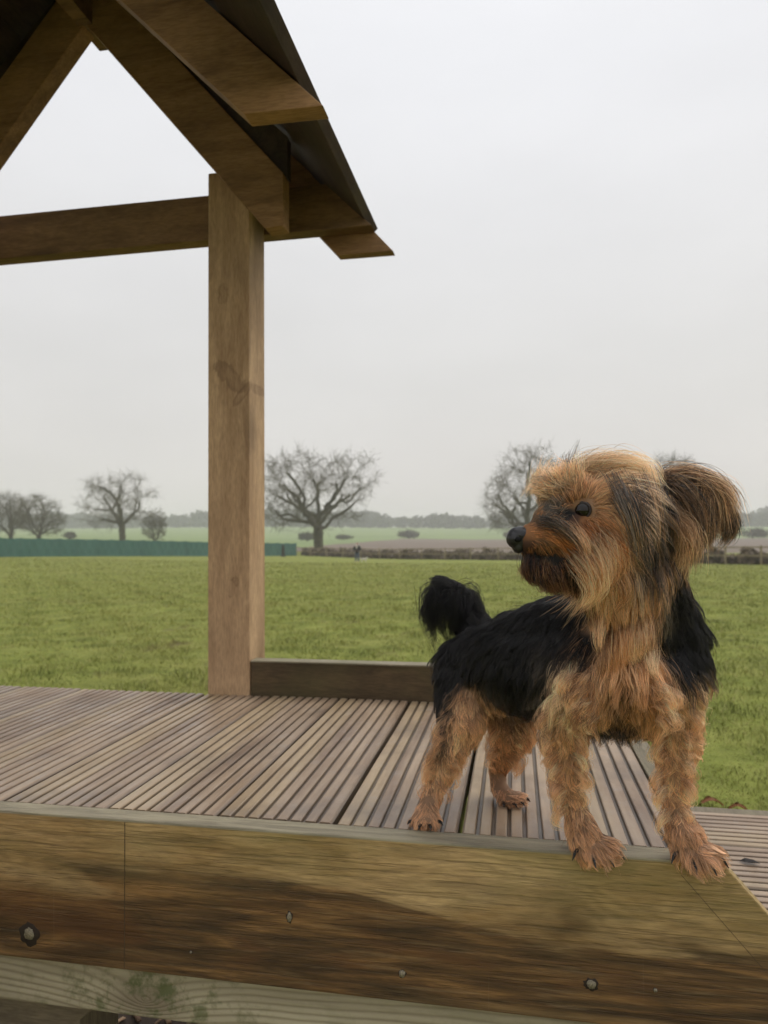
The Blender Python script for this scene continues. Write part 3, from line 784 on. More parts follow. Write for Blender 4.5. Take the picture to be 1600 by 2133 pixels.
# ------------------------------------------------------------------ bodies grown from joint chains
def ball_union(name, balls, voxel, smooth_it=6, smooth_f=0.5):
    """one continuous surface round a set of (x, y, z, rx, ry, rz) ellipsoids"""
    bm = bmesh.new()
    for b in balls:
        mtx = Matrix.Translation(b[:3]) @ (b[6].to_4x4() if len(b) > 6 else Matrix()) @ Matrix.Diagonal((b[3], b[4], b[5], 1))
        bmesh.ops.create_icosphere(bm, subdivisions=2, radius=1.0, matrix=mtx)
    me = bpy.data.meshes.new(name+'_raw'); bm.to_mesh(me); bm.free()
    o = bpy.data.objects.new(name+'_raw', me); col.objects.link(o)
    r_ = o.modifiers.new('r', 'REMESH'); r_.mode = 'VOXEL'; r_.voxel_size = voxel
    s_ = o.modifiers.new('s', 'SMOOTH'); s_.iterations = smooth_it; s_.factor = smooth_f
    dg = bpy.context.evaluated_depsgraph_get()
    out = bpy.data.meshes.new_from_object(o.evaluated_get(dg))
    out.name = name
    bpy.data.objects.remove(o); bpy.data.meshes.remove(me)
    out.polygons.foreach_set('use_smooth', [True]*len(out.polygons))
    return out

def chain(pts, n=7):
    """balls along a chain of (point, radius)"""
    out = []
    for (p, r0), (q, r1) in zip(pts[:-1], pts[1:]):
        k = max(2, int((q-p).length/(min(r0, r1)*0.45))+1)
        for i in range(k+1):
            w = i/k; c = p.lerp(q, w); r = r0+(r1-r0)*w
            out.append((c.x, c.y, c.z, r, r, r))
    return out

# ------------------------------------------------------------------ the terrier
dog = empty('terrier_dog', (0.06, 0.85, DZ), 'small black and tan long-haired terrier standing on the platform edge looking left', 'dog')
J = lambda x, y, Y, r: (at(x, y, Y), r)
B = []
# trunk
B += chain([J(985, 1400, 0.945, .050), J(1062, 1385, .915, .060), J(1150, 1385, .88, .066), J(1240, 1400, .845, .066), J(1315, 1410, .83, .060)])
B += chain([J(1090, 1340, .90, .042), J(1170, 1325, .875, .050), J(1280, 1320, .85, .052), J(1375, 1320, .845, .042)])
# shoulders and chest
B += chain([J(1215, 1440, .815, .036), J(1305, 1400, .812, .052), J(1392, 1410, .825, .038)])
# neck
B += chain([J(1320, 1370, .83, .050), J(1315, 1280, .815, .046), J(1290, 1170, .79, .050)])
B += chain([J(1392, 1385, .835, .042), J(1385, 1320, .84, .042), J(1364, 1250, .825, .037), J(1345, 1180, .81, .036)])
# skull, cheeks
p = at(1262, 1080, .775); B.append((p.x, p.y, p.z, .056, .050, .053))
p = at(1240, 1120, .765); B.append((p.x, p.y, p.z, .042, .040, .040))
p = at(1198, 1045, .765); B.append((p.x, p.y, p.z, .030, .034, .028))
p = at(1168, 1026, .765); B.append((p.x, p.y, p.z, .019, .028, .016))
p = at(1160, 1068, .75); B.append((p.x, p.y, p.z, .020, .022, .016))
p = at(1135, 1082, .742); B.append((p.x, p.y, p.z, .014, .016, .011))
# muzzle and lower jaw
B += chain([J(1200, 1110, .752, .028), J(1150, 1116, .742, .0220), J(1104, 1124, .733, .0165)])
B += chain([J(1200, 1160, .755, .026), J(1140, 1182, .742, .0170), J(1110, 1180, .737, .0125)])
# ear: a cupped leaf standing out from the side of the skull
er = Matrix.Rotation(R(-18), 3, 'Z') @ Matrix.Rotation(R(25), 3, 'Y')
p = at(1385, 1040, .80); B.append((p.x, p.y, p.z, .024, .012, .022, er))
p = at(1422, 1062, .805); B.append((p.x, p.y, p.z, .030, .009, .032, er))
p = at(1448, 1072, .81); B.append((p.x, p.y, p.z, .027, .008, .026, er))
# far ear, hidden behind the head
p = at(1262, 1020, .835); B.append((p.x, p.y, p.z, .016, .010, .022))
# tail curled over
B += chain([J(1000, 1350, .955, .026), J(985, 1295, .965, .020), J(962, 1245, .97, .016), J(930, 1232, .968, .015), J(912, 1252, .962, .012)])
# near hind leg
B += chain([J(975, 1425, .925, .042), J(962, 1500, .895, .030), J(945, 1545, .885, .023), J(918, 1610, .880, .0140), J(898, 1665, .868, .0115), J(888, 1698, .852, .0130)])
# far hind leg
B += chain([J(1050, 1440, .945, .040), J(1068, 1515, .94, .030), J(1055, 1560, .945, .021), J(1037, 1600, .955, .0125), J(1038, 1640, .950, .0110), J(1052, 1656, .938, .0120)])
# fore legs
B += chain([J(1205, 1450, .815, .034), J(1170, 1530, .822, .0235), J(1180, 1600, .820, .0155), J(1196, 1680, .816, .0115), J(1215, 1735, .812, .0170)])
B += chain([J(1392, 1430, .825, .034), J(1408, 1530, .828, .0245), J(1408, 1610, .825, .0160), J(1406, 1685, .818, .0118), J(1425, 1735, .808, .0175)])
# toes: four each foot
TOES = {'near_hind': [(869, 1706, .846), (880, 1712, .840), (893, 1713, .840), (905, 1706, .846)],
        'far_hind': [(1050, 1667, .930), (1064, 1668, .926), (1076, 1666, .926), (1084, 1660, .931)],
        'fore_a': [(1212, 1762, .804), (1230, 1772, .798), (1252, 1773, .797), (1266, 1762, .803)],
        'fore_b': [(1418, 1768, .798), (1440, 1784, .791), (1464, 1788, .789), (1480, 1777, .795)]}
FOOT = {'near_hind': (888, 1695, .853), 'far_hind': (1050, 1655, .938), 'fore_a': (1222, 1742, .811), 'fore_b': (1430, 1745, .806)}
for k, tl in TOES.items():
    r_ = .0088 if 'fore' in k else .0072
    for tt in tl:
        B += chain([(at(*FOOT[k]), r_*1.15), (at(*tt), r_)])
body_me = ball_union('body', B, 0.0032, 7, 0.5)

# --- coat: controls given where the photograph shows them, laid on the body surface
BK = (0.013, 0.012, 0.013); DG = (0.070, 0.058, 0.048); GR = (0.20, 0.165, 0.13)
TN = (0.78, 0.455, 0.255); GD = (0.86, 0.575, 0.36); RU = (0.58, 0.245, 0.085); DR = (0.15, 0.062, 0.030); WR = (0.60, 0.345, 0.20); BR = (0.27, 0.15, 0.075); OR = (0.60, 0.32, 0.155)
# px, py, dx, dy, length mm, lift, curl, colour, 2nd colour share (dark streaks)
CT = [
 # brow and top of head
 (1145, 1010, -.8, -.8, 30, .6, .05, GD), (1132, 1028, -.9, -.5, 20, .5, .05, GD), (1175, 990, -.45, -1, 27, .5, .05, GD), (1165, 1040, -.7, -.8, 26, .5, .05, TN),
 (1215, 985, .2, -1, 24, .4, .1, GD), (1212, 1020, .15, -1, 20, .4, .1, TN), (1265, 985, .95, -.2, 34, .2, .12, GD), (1330, 995, 1, .45, 40, .2, .12, GD),
 (1250, 1025, .8, -.25, 30, .4, .1, TN), (1290, 1010, .9, .35, 45, .3, .1, GD), (1270, 1060, .75, .7, 34, .3, .1, TN),
 (1305, 1030, .6, .85, 50, .25, .1, DG), (1325, 1045, .5, .9, 52, .25, .1, DG), (1352, 1050, .4, 1, 50, .25, .1, BR), (1318, 1085, .35, 1, 50, .25, .1, DG), (1345, 1110, .15, 1, 50, .3, .1, BK), (1335, 1145, .1, 1, 45, .3, .1, DG), (1368, 1080, .2, 1, 45, .25, .1, BK),
 # round the eye
 (1210, 1040, .2, -1, 15, .35, .05, OR), (1238, 1045, .9, -.5, 18, .35, .05, TN), (1190, 1045, -.4, -.9, 13, .35, .05, OR), (1185, 1072, -.8, .5, 7, .2, 0, BK), (1176, 1080, -.6, .6, 7, .2, 0, BK), (1198, 1082, .2, .9, 5, .2, 0, DR), (1218, 1090, .6, .7, 16, .2, .05, RU), (1248, 1078, .9, .4, 20, .25, .05, OR),
 # bridge of the nose
 (1165, 1050, -.3, -.9, 14, .3, .1, GR), (1145, 1056, .1, -.9, 10, .25, .1, GR), (1132, 1070, .6, -.7, 9, .15, .1, GR), (1115, 1082, .8, -.6, 10, .2, 0, BR), (1150, 1078, .9, -.35, 13, .2, .1, GR), (1175, 1088, .85, .25, 14, .2, .1, BR), (1103, 1096, .9, -.3, 6, .15, 0, RU),
 # muzzle
 (1118, 1108, .9, .15, 9, .15, 0, RU), (1140, 1110, .9, .3, 13, .2, 0, RU), (1165, 1108, .85, .5, 18, .2, 0, RU), (1190, 1122, .8, .65, 24, .2, 0, RU), (1130, 1135, .6, .75, 12, .2, 0, BR), (1165, 1140, .7, .75, 22, .2, 0, RU), (1105, 1145, .1, 1, 8, .2, 0, DR),
 # cheek
 (1205, 1105, .75, .65, 24, .2, .05, RU), (1235, 1105, .8, .6, 32, .22, .05, RU), (1268, 1105, .75, .7, 38, .25, .05, TN), (1215, 1150, .35, 1, 42, .3, .08, TN), (1255, 1160, .3, 1, 50, .3, .08, TN), (1295, 1160, .1, 1, 52, .3, .08, GD), (1240, 1200, .15, 1, 45, .4, .1, TN), (1290, 1215, .05, 1, 50, .35, .1, TN),
 # beard and jaw
 (1112, 1172, -.1, 1, 13, .3, .05, BR), (1135, 1178, .15, 1, 17, .35, .05, BR), (1150, 1160, .4, .9, 10, .2, 0, BK), (1120, 1158, .1, 1, 6, .2, 0, BK), (1140, 1205, .25, 1, 20, .4, .08, DR), (1170, 1180, .4, 1, 20, .3, .05, BK), (1175, 1215, .3, 1, 18, .3, .05, BK), (1205, 1210, .3, 1, 26, .35, .08, DR),
 # neck; brown band below the cheek paints in the shaded gap
 (1265, 1262, -.05, 1, 34, .25, .14, BR), (1305, 1262, 0, 1, 36, .25, .14, BR), (1345, 1245, .15, 1, 38, .3, .14, OR), (1375, 1260, .35, .9, 36, .4, .12, GR), (1395, 1230, .5, .85, 28, .4, .1, BK), (1365, 1200, .2, 1, 30, .3, .1, TN), (1240, 1300, -.3, 1, 30, .3, .1, TN), (1205, 1270, -.3, 1, 20, .2, .1, BK),
 # chest; browner middle paints in the shade below the ruff
 (1290, 1330, 0, 1, 46, .35, .14, TN), (1330, 1330, .1, 1, 46, .35, .14, TN), (1300, 1400, -.05, 1, 30, .3, .16, OR), (1350, 1405, .15, 1, 30, .3, .16, OR), (1300, 1440, -.1, 1, 26, .25, .16, BR), (1345, 1450, .15, 1, 26, .25, .16, OR), (1250, 1400, -.4, .9, 36, .35, .2, TN), (1245, 1450, -.3, .95, 30, .35, .2, TN), (1300, 1490, 0, 1, 28, .4, .16, BR), (1285, 1510, 0, 1, 26, .4, .1, BK), (1340, 1500, .1, 1, 30, .4, .16, TN),
 (1185, 1395, -.6, .8, 36, .4, .22, GD), (1175, 1450, -.8, .6, 36, .45, .25, GD), (1150, 1375, -.4, .9, 26, .3, .15, DG), (1180, 1340, -.4, .9, 26, .3, .12, BK), (1225, 1345, -.2, 1, 30, .3, .12, BK), (1135, 1470, -.6, .8, 24, .4, .2, GR),
 (1410, 1330, .4, .9, 32, .35, .12, BK), (1385, 1310, .3, 1, 30, .3, .1, BK), (1425, 1375, .5, .85, 28, .35, .12, BK), (1410, 1400, .4, .9, 34, .35, .12, BK), (1380, 1425, .3, .9, 34, .35, .18, TN), (1415, 1435, .6, .8, 30, .4, .22, TN), (1435, 1450, .8, .6, 28, .45, .22, GD),
 # back and flank
 (1150, 1290, -.6, .7, 22, .25, .1, BK), (1100, 1310, -.7, .6, 22, .25, .1, BK), (1050, 1320, -.8, .5, 22, .25, .1, BK), (1005, 1345, -.7, .7, 22, .25, .12, BK), (960, 1390, -.5, .9, 22, .3, .14, BK), (1100, 1390, -.5, .85, 24, .25, .12, BK), (1030, 1400, -.4, .9, 22, .25, .12, BK), (1090, 1460, -.3, .95, 24, .3, .14, BK), (1130, 1420, -.5, .85, 22, .3, .12, BK), (930, 1430, -.4, .9, 20, .3, .14, BK), (1030, 1445, -.2, 1, 20, .3, .14, DG),
 # near hind leg
 (925, 1480, -.3, 1, 20, .3, .14, BK), (970, 1475, -.2, 1, 24, .3, .16, TN), (1000, 1470, .1, 1, 22, .3, .14, TN), (960, 1520, -.2, 1, 24, .3, .16, TN), (920, 1540, -.3, 1, 20, .35, .14, DG), (945, 1560, 0, 1, 24, .3, .18, TN), (912, 1620, -.1, 1, 18, .3, .16, TN), (930, 1600, .2, 1, 24, .4, .2, TN), (895, 1670, 0, 1, 14, .25, .1, WR), (885, 1702, 0, 1, 14, .3, .1, WR),
 # far hind leg
 (1070, 1490, .1, 1, 22, .3, .15, BR), (1085, 1530, .3, 1, 24, .35, .18, TN), (1050, 1540, 0, 1, 20, .3, .15, OR), (1038, 1600, .1, 1, 14, .25, .12, OR), (1040, 1640, .1, 1, 10, .2, .1, WR), (1065, 1660, .8, .35, 13, .3, .1, WR),
 # fore legs
 (1160, 1520, -.5, .85, 26, .4, .3, TN), (1195, 1520, 0, 1, 28, .3, .2, TN), (1155, 1580, -.4, .9, 22, .4, .35, TN), (1195, 1580, .1, 1, 26, .3, .2, TN), (1175, 1640, -.2, 1, 20, .4, .32, TN), (1205, 1650, .2, 1, 20, .3, .2, TN), (1190, 1700, -.1, 1, 20, .35, .2, WR), (1215, 1725, .4, .9, 22, .3, .15, WR), (1230, 1760, .3, .9, 20, .35, .15, WR), (1255, 1762, .7, .7, 20, .35, .15, WR),
 (1390, 1510, -.1, 1, 30, .35, .22, TN), (1435, 1510, .5, .85, 26, .4, .3, TN), (1395, 1580, -.3, 1, 28, .4, .3, TN), (1432, 1580, .3, .95, 22, .4, .32, TN), (1390, 1650, -.3, .95, 20, .4, .34, TN), (1425, 1650, .2, 1, 22, .3, .22, TN), (1395, 1705, -.2, 1, 20, .3, .2, WR), (1425, 1725, .5, .85, 22, .3, .15, WR), (1430, 1765, .2, .95, 20, .35, .15, WR), (1470, 1770, .8, .6, 22, .35, .15, WR),
 # tail
 (945, 1220, -.5, -.3, 26, .7, .1, BK), (915, 1205, -.8, .1, 28, .6, .1, BK), (905, 1235, -.4, .9, 36, .4, .15, BK), (975, 1250, .5, .3, 22, .4, .3, BK), (985, 1290, .2, .8, 30, .4, .2, BK), (950, 1245, -.2, 1, 44, .5, .2, BK),
 # ear
 (1395, 1015, .7, -.5, 30, .3, .02, BR), (1430, 1010, .8, .1, 38, .3, .02, BR), (1465, 1045, .7, .7, 32, .3, .02, BR), (1400, 1060, .5, .8, 36, .2, .02, BK), (1432, 1070, .5, .85, 34, .2, .02, DG), (1460, 1095, .4, .9, 16, .3, .02, BR), (1428, 1115, .1, 1, 26, .25, .02, BR),
]
bv = BVHTree.FromPolygons([v.co[:] for v in body_me.vertices], [p.vertices[:] for p in body_me.polygons])
cpos, cdir, cpar, ccol = [], [], [], []
for cxx in CT:
    px, py, dx, dy, ln, lift, curl, cc = cxx
    d = (at(px, py, 1.0)-CAM).normalized()
    hit = bv.ray_cast(CAM, d)
    if hit[0] is None:
        hit = bv.find_nearest(at(px, py, 0.83))
    cpos.append(hit[0]); dd = cr*dx - cu*dy; cdir.append(dd.normalized()); cpar.append((ln/1000, lift, curl)); ccol.append(cc)
cpos = np.array(cpos); cdir = np.array(cdir); cpar = np.array(cpar); ccol = np.array(ccol)

def field(P, power=4.0, k=5, jitter=0.0, rs=None):
    """blend the nearest controls at points P: direction, (length, lift, curl), colour of the nearest"""
    D_, Pm, Cm = np.zeros((len(P), 3)), np.zeros((len(P), 3)), np.zeros((len(P), 3))
    for i in range(0, len(P), 20000):
        q = P[i:i+20000]
        dist = np.linalg.norm(q[:, None]-cpos[None], axis=2)
        idx = np.argpartition(dist, k, axis=1)[:, :k]
        dk = np.take_along_axis(dist, idx, 1)
        w = 1/np.maximum(dk, 1e-3)**power; w /= w.sum(1, keepdims=True)
        D_[i:i+20000] = (cdir[idx]*w[..., None]).sum(1); Pm[i:i+20000] = (cpar[idx]*w[..., None]).sum(1)
        q2 = q + (rs.normal(0, jitter, q.shape) if rs is not None else 0)
        dist = np.linalg.norm(q2[:, None]-cpos[None], axis=2)
        idx = np.argpartition(dist, 2, axis=1)[:, :3]; dk = np.take_along_axis(dist, idx, 1)
        w = 1/np.maximum(dk, 1e-3)**6; w /= w.sum(1, keepdims=True)
        Cm[i:i+20000] = (ccol[idx]*w[..., None]).sum(1)
    D_ /= np.maximum(np.linalg.norm(D_, axis=1, keepdims=True), 1e-6)
    return D_, Pm, Cm

# skin tinted like the coat above it, darkened to shade the fur's gaps
nv = len(body_me.vertices)
vco = np.zeros(nv*3, np.float32); body_me.vertices.foreach_get('co', vco); vco = vco.reshape(-1, 3)
_, _, vc = field(vco)
ca = body_me.color_attributes.new('coat', 'FLOAT_COLOR', 'POINT')
ca.data.foreach_set('color', np.concatenate([vc*0.38, np.ones((nv, 1))], 1).astype(np.float32).ravel())
t = NT('dog undercoat'); an = t.n.new('ShaderNodeVertexColor'); an.layer_name = 'coat'
M['skin'] = t.set(Base_Color=an.outputs['Color'], Roughness=0.85)
body_me.materials.clear(); body_me.materials.append(M['skin'])
link('body', body_me, None, dog)

# coat shader
t = NT('dog coat')
an = t.n.new('ShaderNodeAttribute'); an.attribute_name = 'col'
hi = t.n.new('ShaderNodeHairInfo')
tipf = t.ramp(hi.outputs['Intercept'], [(0.0, 0.36), (0.35, 1.0), (1.0, 1.5)])  # tips lighter than roots; the dark roots also deepen the gaps
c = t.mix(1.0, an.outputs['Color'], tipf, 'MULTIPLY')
hb = t.n.new('ShaderNodeBsdfHairPrincipled'); hb.model = 'CHIANG'; hb.parametrization = 'COLOR'
gm_ = t.n.new('ShaderNodeGamma'); gm_.inputs['Gamma'].default_value = 1.5; t.l.new(c, gm_.inputs['Color'])
t.l.new(t.mix(1.0, gm_.outputs[0], (0.55, 0.50, 0.46), 'MULTIPLY'), hb.inputs['Color'])
t.b.inputs['Specular IOR Level'].default_value = 0.3
t.set(Base_Color=c, Roughness=0.45)
hb.inputs['Roughness'].default_value = 0.38; hb.inputs['Radial Roughness'].default_value = 0.55
hb.inputs['Coat'].default_value = 0.0; hb.inputs['IOR'].default_value = 1.42
hb.inputs['Random Roughness'].default_value = 0.2
mx = t.n.new('ShaderNodeMixShader'); mx.inputs[0].default_value = 0.42
t.l.new(t.b.outputs[0], mx.inputs[1]); t.l.new(hb.outputs[0], mx.inputs[2])
t.l.new(mx.outputs[0], t.n['Material Output'].inputs['Surface'])
M['fur'] = t.m

def hair_object(name, pts, rad, cols, parent, mat):
    """pts (n,k,3), rad (n,k), cols (n,3) as one hair-curves object"""
    n, k = pts.shape[:2]
    hc = bpy.data.hair_curves.new(name)
    hc.add_curves([k]*n)
    hc.attributes['position'].data.foreach_set('vector', pts.astype(np.float32).ravel())
    ra = hc.attributes.get('radius') or hc.attributes.new('radius', 'FLOAT', 'POINT')
    ra.data.foreach_set('value', rad.astype(np.float32).ravel())
    c_ = hc.attributes.new('col', 'FLOAT_COLOR', 'CURVE')
    c_.data.foreach_set('color', np.concatenate([cols, np.ones((n, 1))], 1).astype(np.float32).ravel())
    hc.materials.append(mat)
    o = bpy.data.objects.new(name, hc); col.objects.link(o)
    o.parent = parent
    if parent.type == 'EMPTY': o.matrix_parent_inverse = Matrix.Translation(-parent.location)
    return o

def sample_surface(me, n, rs):
    me.calc_loop_triangles()
    T = np.zeros(len(me.loop_triangles)*3, np.int32); me.loop_triangles.foreach_get('vertices', T); T = T.reshape(-1, 3)
    V = np.zeros(len(me.vertices)*3, np.float32); me.vertices.foreach_get('co', V); V = V.reshape(-1, 3)
    Nn = np.zeros(len(me.vertices)*3, np.float32); me.vertices.foreach_get('normal', Nn); Nn = Nn.reshape(-1, 3)
    a, b, c_ = V[T[:, 0]], V[T[:, 1]], V[T[:, 2]]
    ar = np.linalg.norm(np.cross(b-a, c_-a), axis=1); idx = rs.choice(len(T), n, p=ar/ar.sum())
    u_, v_ = rs.uniform(size=(2, n)); fl = u_+v_ > 1; u_[fl] = 1-u_[fl]; v_[fl] = 1-v_[fl]; w_ = 1-u_-v_
    P = a[idx]*w_[:, None]+b[idx]*u_[:, None]+c_[idx]*v_[:, None]
    Q = Nn[T[idx, 0]]*w_[:, None]+Nn[T[idx, 1]]*u_[:, None]+Nn[T[idx, 2]]*v_[:, None]
    return P, Q/np.maximum(np.linalg.norm(Q, axis=1, keepdims=True), 1e-6)

_d = (at(1215, 1063, 1.0)-CAM).normalized(); EYE = bv.ray_cast(CAM, _d)[0] + _d*0.0066
NOSE = at(1082, 1122, .7285)
def coat(n, clump_n, seed, clump=0.75, lenmul=1.0, liftmul=1.0, width=0.00026, K=9, curlmul=1.0, keep=None, colmul=1.0, var=0.16):
    rs = np.random.RandomState(seed)
    P, Q = sample_surface(body_me, n, rs)
    ok = (np.linalg.norm(P-np.array(EYE), axis=1) > 0.0112) & (np.linalg.norm(P-np.array(NOSE), axis=1) > 0.0130)
    if keep is not None: ok &= keep(P, rs)
    P, Q = P[ok], Q[ok]; n = len(P)
    D, Pm, C = field(P, rs=rs, jitter=0.006)
    # clump leaders
    lead = rs.choice(n, min(clump_n, n-1), replace=False)
    kd = KDTree(len(lead))
    for i, j in enumerate(lead): kd.insert(P[j], i)
    kd.balance()
    own = np.array([lead[kd.find(p_)[1]] for p_ in P])
    # per-clump randomness shared by the strands of a lock
    cl_rot = rs.normal(0, 1, (n, 3)); cl_len = rs.uniform(0.72, 1.22, n); cl_ph = rs.uniform(0, 6.28, n); cl_b = rs.normal(0, 1, n); cl_lift = rs.uniform(0.5, 1.6, n)
    D = D + 0.13*cl_rot[own] + 0.08*rs.normal(size=(n, 3))
    Dt = D - Q*(D*Q).sum(1, keepdims=True)
    Dt /= np.maximum(np.linalg.norm(Dt, axis=1, keepdims=True), 1e-6)
    S = np.cross(Q, Dt)
    L_ = Pm[:, 0]*lenmul*cl_len[own]*rs.uniform(0.75, 1.12, n)*np.interp(P[:, 2]-DZ, [0.02, 0.05, 0.115, 0.15], [1.0, 0.78, 0.78, 1.0])
    lift = Pm[:, 1]*liftmul*cl_lift[own]
    tt = np.linspace(0, 1, K)
    pts = np.zeros((n, K, 3)); cur = P - Q*0.001; pts[:, 0] = cur
    grav = np.array([0, 0, -1.0])
    for j in range(1, K):
        s = tt[j]
        dirn = Dt + Q*(lift*(1.25-1.75*s))[:, None] + grav*(0.42*s*np.clip(L_/0.04, 0, 1.2))[:, None]
        dirn /= np.linalg.norm(dirn, axis=1, keepdims=True)
        cur = cur + dirn*(L_/(K-1))[:, None]
        pts[:, j] = cur
    # curl: the lock bends sideways and back
    cu_ = Pm[:, 2]*curlmul
    ph = cl_ph[own][:, None] + tt[None]*5.2
    amp = (cu_*L_)[:, None]*tt[None]**1.1*0.42
    pts += S[:, None]*(amp*np.sin(ph))[..., None] + Q[:, None]*(amp*0.6*np.cos(ph))[..., None]
    # pull towards the leader
    w = (clump*tt[None, :, None]**0.8)
    offs = (P-P[own])[:, None]
    pts = pts*(1-w) + (pts[own] + offs*(1-tt[None, :, None]*0.92))*w
    # keep clear of the lens-side eye
    bright = np.clip(1 + 0.20*cl_b[own] + var*rs.normal(size=n), 0.3, 1.9)
    C = C*bright[:, None]*colmul*(1 + 0.10*rs.normal(size=(n, 1))*np.array([[0.5, 0.0, -0.6]]))
    # a share of dark strands through the tan
    dk = (rs.uniform(size=n) < 0.05); C[dk] *= 0.4
    rad = width*rs.uniform(0.7, 1.3, n)[:, None]*np.interp(tt, [0, .5, .85, 1], [1, .95, .6, .15])[None]
    return pts, rad, C

parts = [coat(110000, 5200, 1, clump=0.70, var=0.22, width=0.00017), coat(42000, 2200, 2, clump=0.74, var=0.22, width=0.00016, lenmul=1.15, liftmul=1.25, curlmul=1.3), coat(120000, 1900, 4, clump=0.93, var=0.24, lenmul=1.0, liftmul=1.0, curlmul=1.5, width=0.00017, keep=lambda P, rs: (P[:, 2] < DZ+0.070)), coat(60000, 2400, 7, clump=0.86, var=0.22, lenmul=0.95, liftmul=0.95, curlmul=3.0, width=0.00017, colmul=1.1, keep=lambda P, rs: (P[:, 2] < DZ+0.145) & (P[:, 2] > DZ+0.02)), coat(130000, 8000, 5, clump=0.6, lenmul=1.2, liftmul=1.3, width=0.00016, var=0.34, keep=lambda P, rs: (np.linalg.norm(P-np.array(at(1180, 1090, .74)), axis=1) < 0.062)), coat(2600, 2500, 6, clump=0.0, lenmul=1.25, liftmul=2.0, width=0.00013, curlmul=2.0), coat(30000, 30000, 3, clump=0.0, lenmul=0.5, liftmul=0.7, colmul=0.6, width=0.0002)]  # last pass darkened to paint shade into the gaps of the fur
PTS = np.concatenate([p_[0] for p_ in parts]); RAD = np.concatenate([p_[1] for p_ in parts]); COL = np.concatenate([p_[2] for p_ in parts])

# --- hand-laid locks: (polyline of px, py, Y), strands, root spread, tip spread (m), colour
LOCKS = []
def lock(poly, n, r0, r1, c_, jit=0.2):
    LOCKS.append((poly, n, r0, r1, c_, jit))
# ear: hair fans from the ear root, rises, and falls outwards in long arcs
for i in range(30):
    w = i/29
    top = (1405+58*w, 992-4*math.sin(w*3.1)+18*w, .79+.01*w)
    tip = (1540-145*w, 1092+98*w, .79-.008*w)
    mid = ((top[0]*.45+tip[0]*.55)+28*(1-w), (top[1]*.6+tip[1]*.4)-18, .785)
    lock([(1374+12*w, 1018+26*w, .79), top, mid, tip], 120, .006, .006, (BR, TN, BR, DG, TN, BK)[i % 6])
for i in range(16):
    w = i/15
    lock([(1378, 1020+30*w, .782), (1402+20*w, 1008+45*w, .778), (1440+14*(1-w), 1065+50*w, .775), (1458-40*w, 1160+28*w, .78)], 90, .006, .006, (DG, BR, BK, BR)[i % 4])
for i in range(10):
    w = i/9
    lock([(1390, 1075+10*w, .772), (1415+10*w, 1095, .768), (1425+14*w, 1135, .768), (1402+36*w, 1188-6*w, .775)], 90, .006, .007, (TN, BR, GD, BR)[i % 4])
# dark shag between cheek and ear
for i in range(26):
    w = (i*0.618) % 1; g = (i*0.377) % 1
    lock([(1275+70*w, 995+30*g, .740+.02*w), (1298+64*w, 1035+25*g, .714+.028*w), (1318+56*w, 1090+25*g, .712+.03*w), (1326+48*w, 1150+22*g+8*math.sin(i*2), .722+.028*w)], 60, .005, .003, (DG, GR, BK, TN, DG, BR, GR)[i % 7])
# black locks painting the dark gap between head and ear
for i in range(14):
    w = (i*0.618) % 1
    lock([(1368+22*w, 1025+30*w, .764), (1380+22*w, 1060+26*w, .752), (1384+20*w, 1105+16*w, .752), (1376+26*w, 1160+14*math.sin(i*2.2), .76)], 60, .004, .003, (BK, DG, BK, BR, BK)[i % 5])
# black fringe at the tip of the ear
for i in range(12):
    w = i/11
    lock([(1488+14*w, 1050+12*w, .80), (1512+8*w, 1066+14*w, .796), (1530-12*w, 1092+20*w, .794), (1538-48*w, 1112+34*w, .796)], 50, .005, .003, (BK, DG, BR)[i % 3])
# topknot sweeping back over the crown
for i in range(18):
    w = i/17
    lock([(1190+90*w, 990-2*w, .765), (1215+95*w, 966+2*w, .76), (1270+85*w, 964+16*w, .762), (1325+50*w, 995+30*w, .768)], 60, .007, .006, (GD, GD, TN, GD)[i % 4])
for (x, y) in ((1208, 914), (1190, 930), (1176, 938)):
    lock([(1185, 985, .765), (1178+(x-1176)*.4, 960, .764), (x-8, y+20, .763), (x, y, .762)], 10, .002, .001, DG)
# brow spikes fanning forwards and up
for i in range(24):
    w = i/23; an_ = math.radians(172-88*w)
    x0, y0 = 1152+50*w, 1026-24*w
    r_ = 40+14*math.sin(i*2.1)
    lock([(x0, y0, .742+.006*math.sin(i)), (x0+math.cos(an_)*r_*.45, y0-math.sin(an_)*r_*.5, .738), (x0+math.cos(an_)*r_*.8, y0-math.sin(an_)*r_*.9, .738), (x0+math.cos(an_)*r_*1.1+6*w, y0-math.sin(an_)*r_*1.15+5, .74)], 34, .005, .0035, (GD, TN, GD, TN, GR)[i % 5])
# cheek drop: sweeps back from below the eye, then falls and turns in
for i in range(34):
    w = (i*0.618) % 1; g = (i*0.377) % 1
    x0, y0 = 1195+75*w, 1098+75*g
    e_ = 52+34*((i*0.271) % 1)
    Yc = .722 + .020*w**2
    lock([(x0, y0, Yc), (x0+20+10*w, y0+e_*.45, Yc-.008), (x0+30+8*w, y0+e_, Yc-.006), (x0+10+6*w+10*math.sin(i*1.7), y0+e_*1.42, Yc+.004)], 46, .006, .0018, (TN, GD, RU, TN, GD, BR)[i % 6])
# beard under the jaw and lip whiskers
for i in range(12):
    w = i/11
    lock([(1098+70*w, 1160+26*w, .728+.006*w), (1096+74*w, 1180+26*w, .724+.006*w), (1102+76*w, 1200+28*w, .727+.006*w), (1112+72*w, 1222+22*w+7*math.sin(i*2.3), .732)], 40, .004, .002, (DR, BK, DR, BR)[i % 4])
for i in range(7):
    lock([(1092+7*i, 1150+4*i, .725), (1086+6*i, 1172+7*i, .722), (1088+8*i, 1190+7*i, .722), (1092+9*i, 1204+8*i, .722)], 4, .0015, .001, BK)
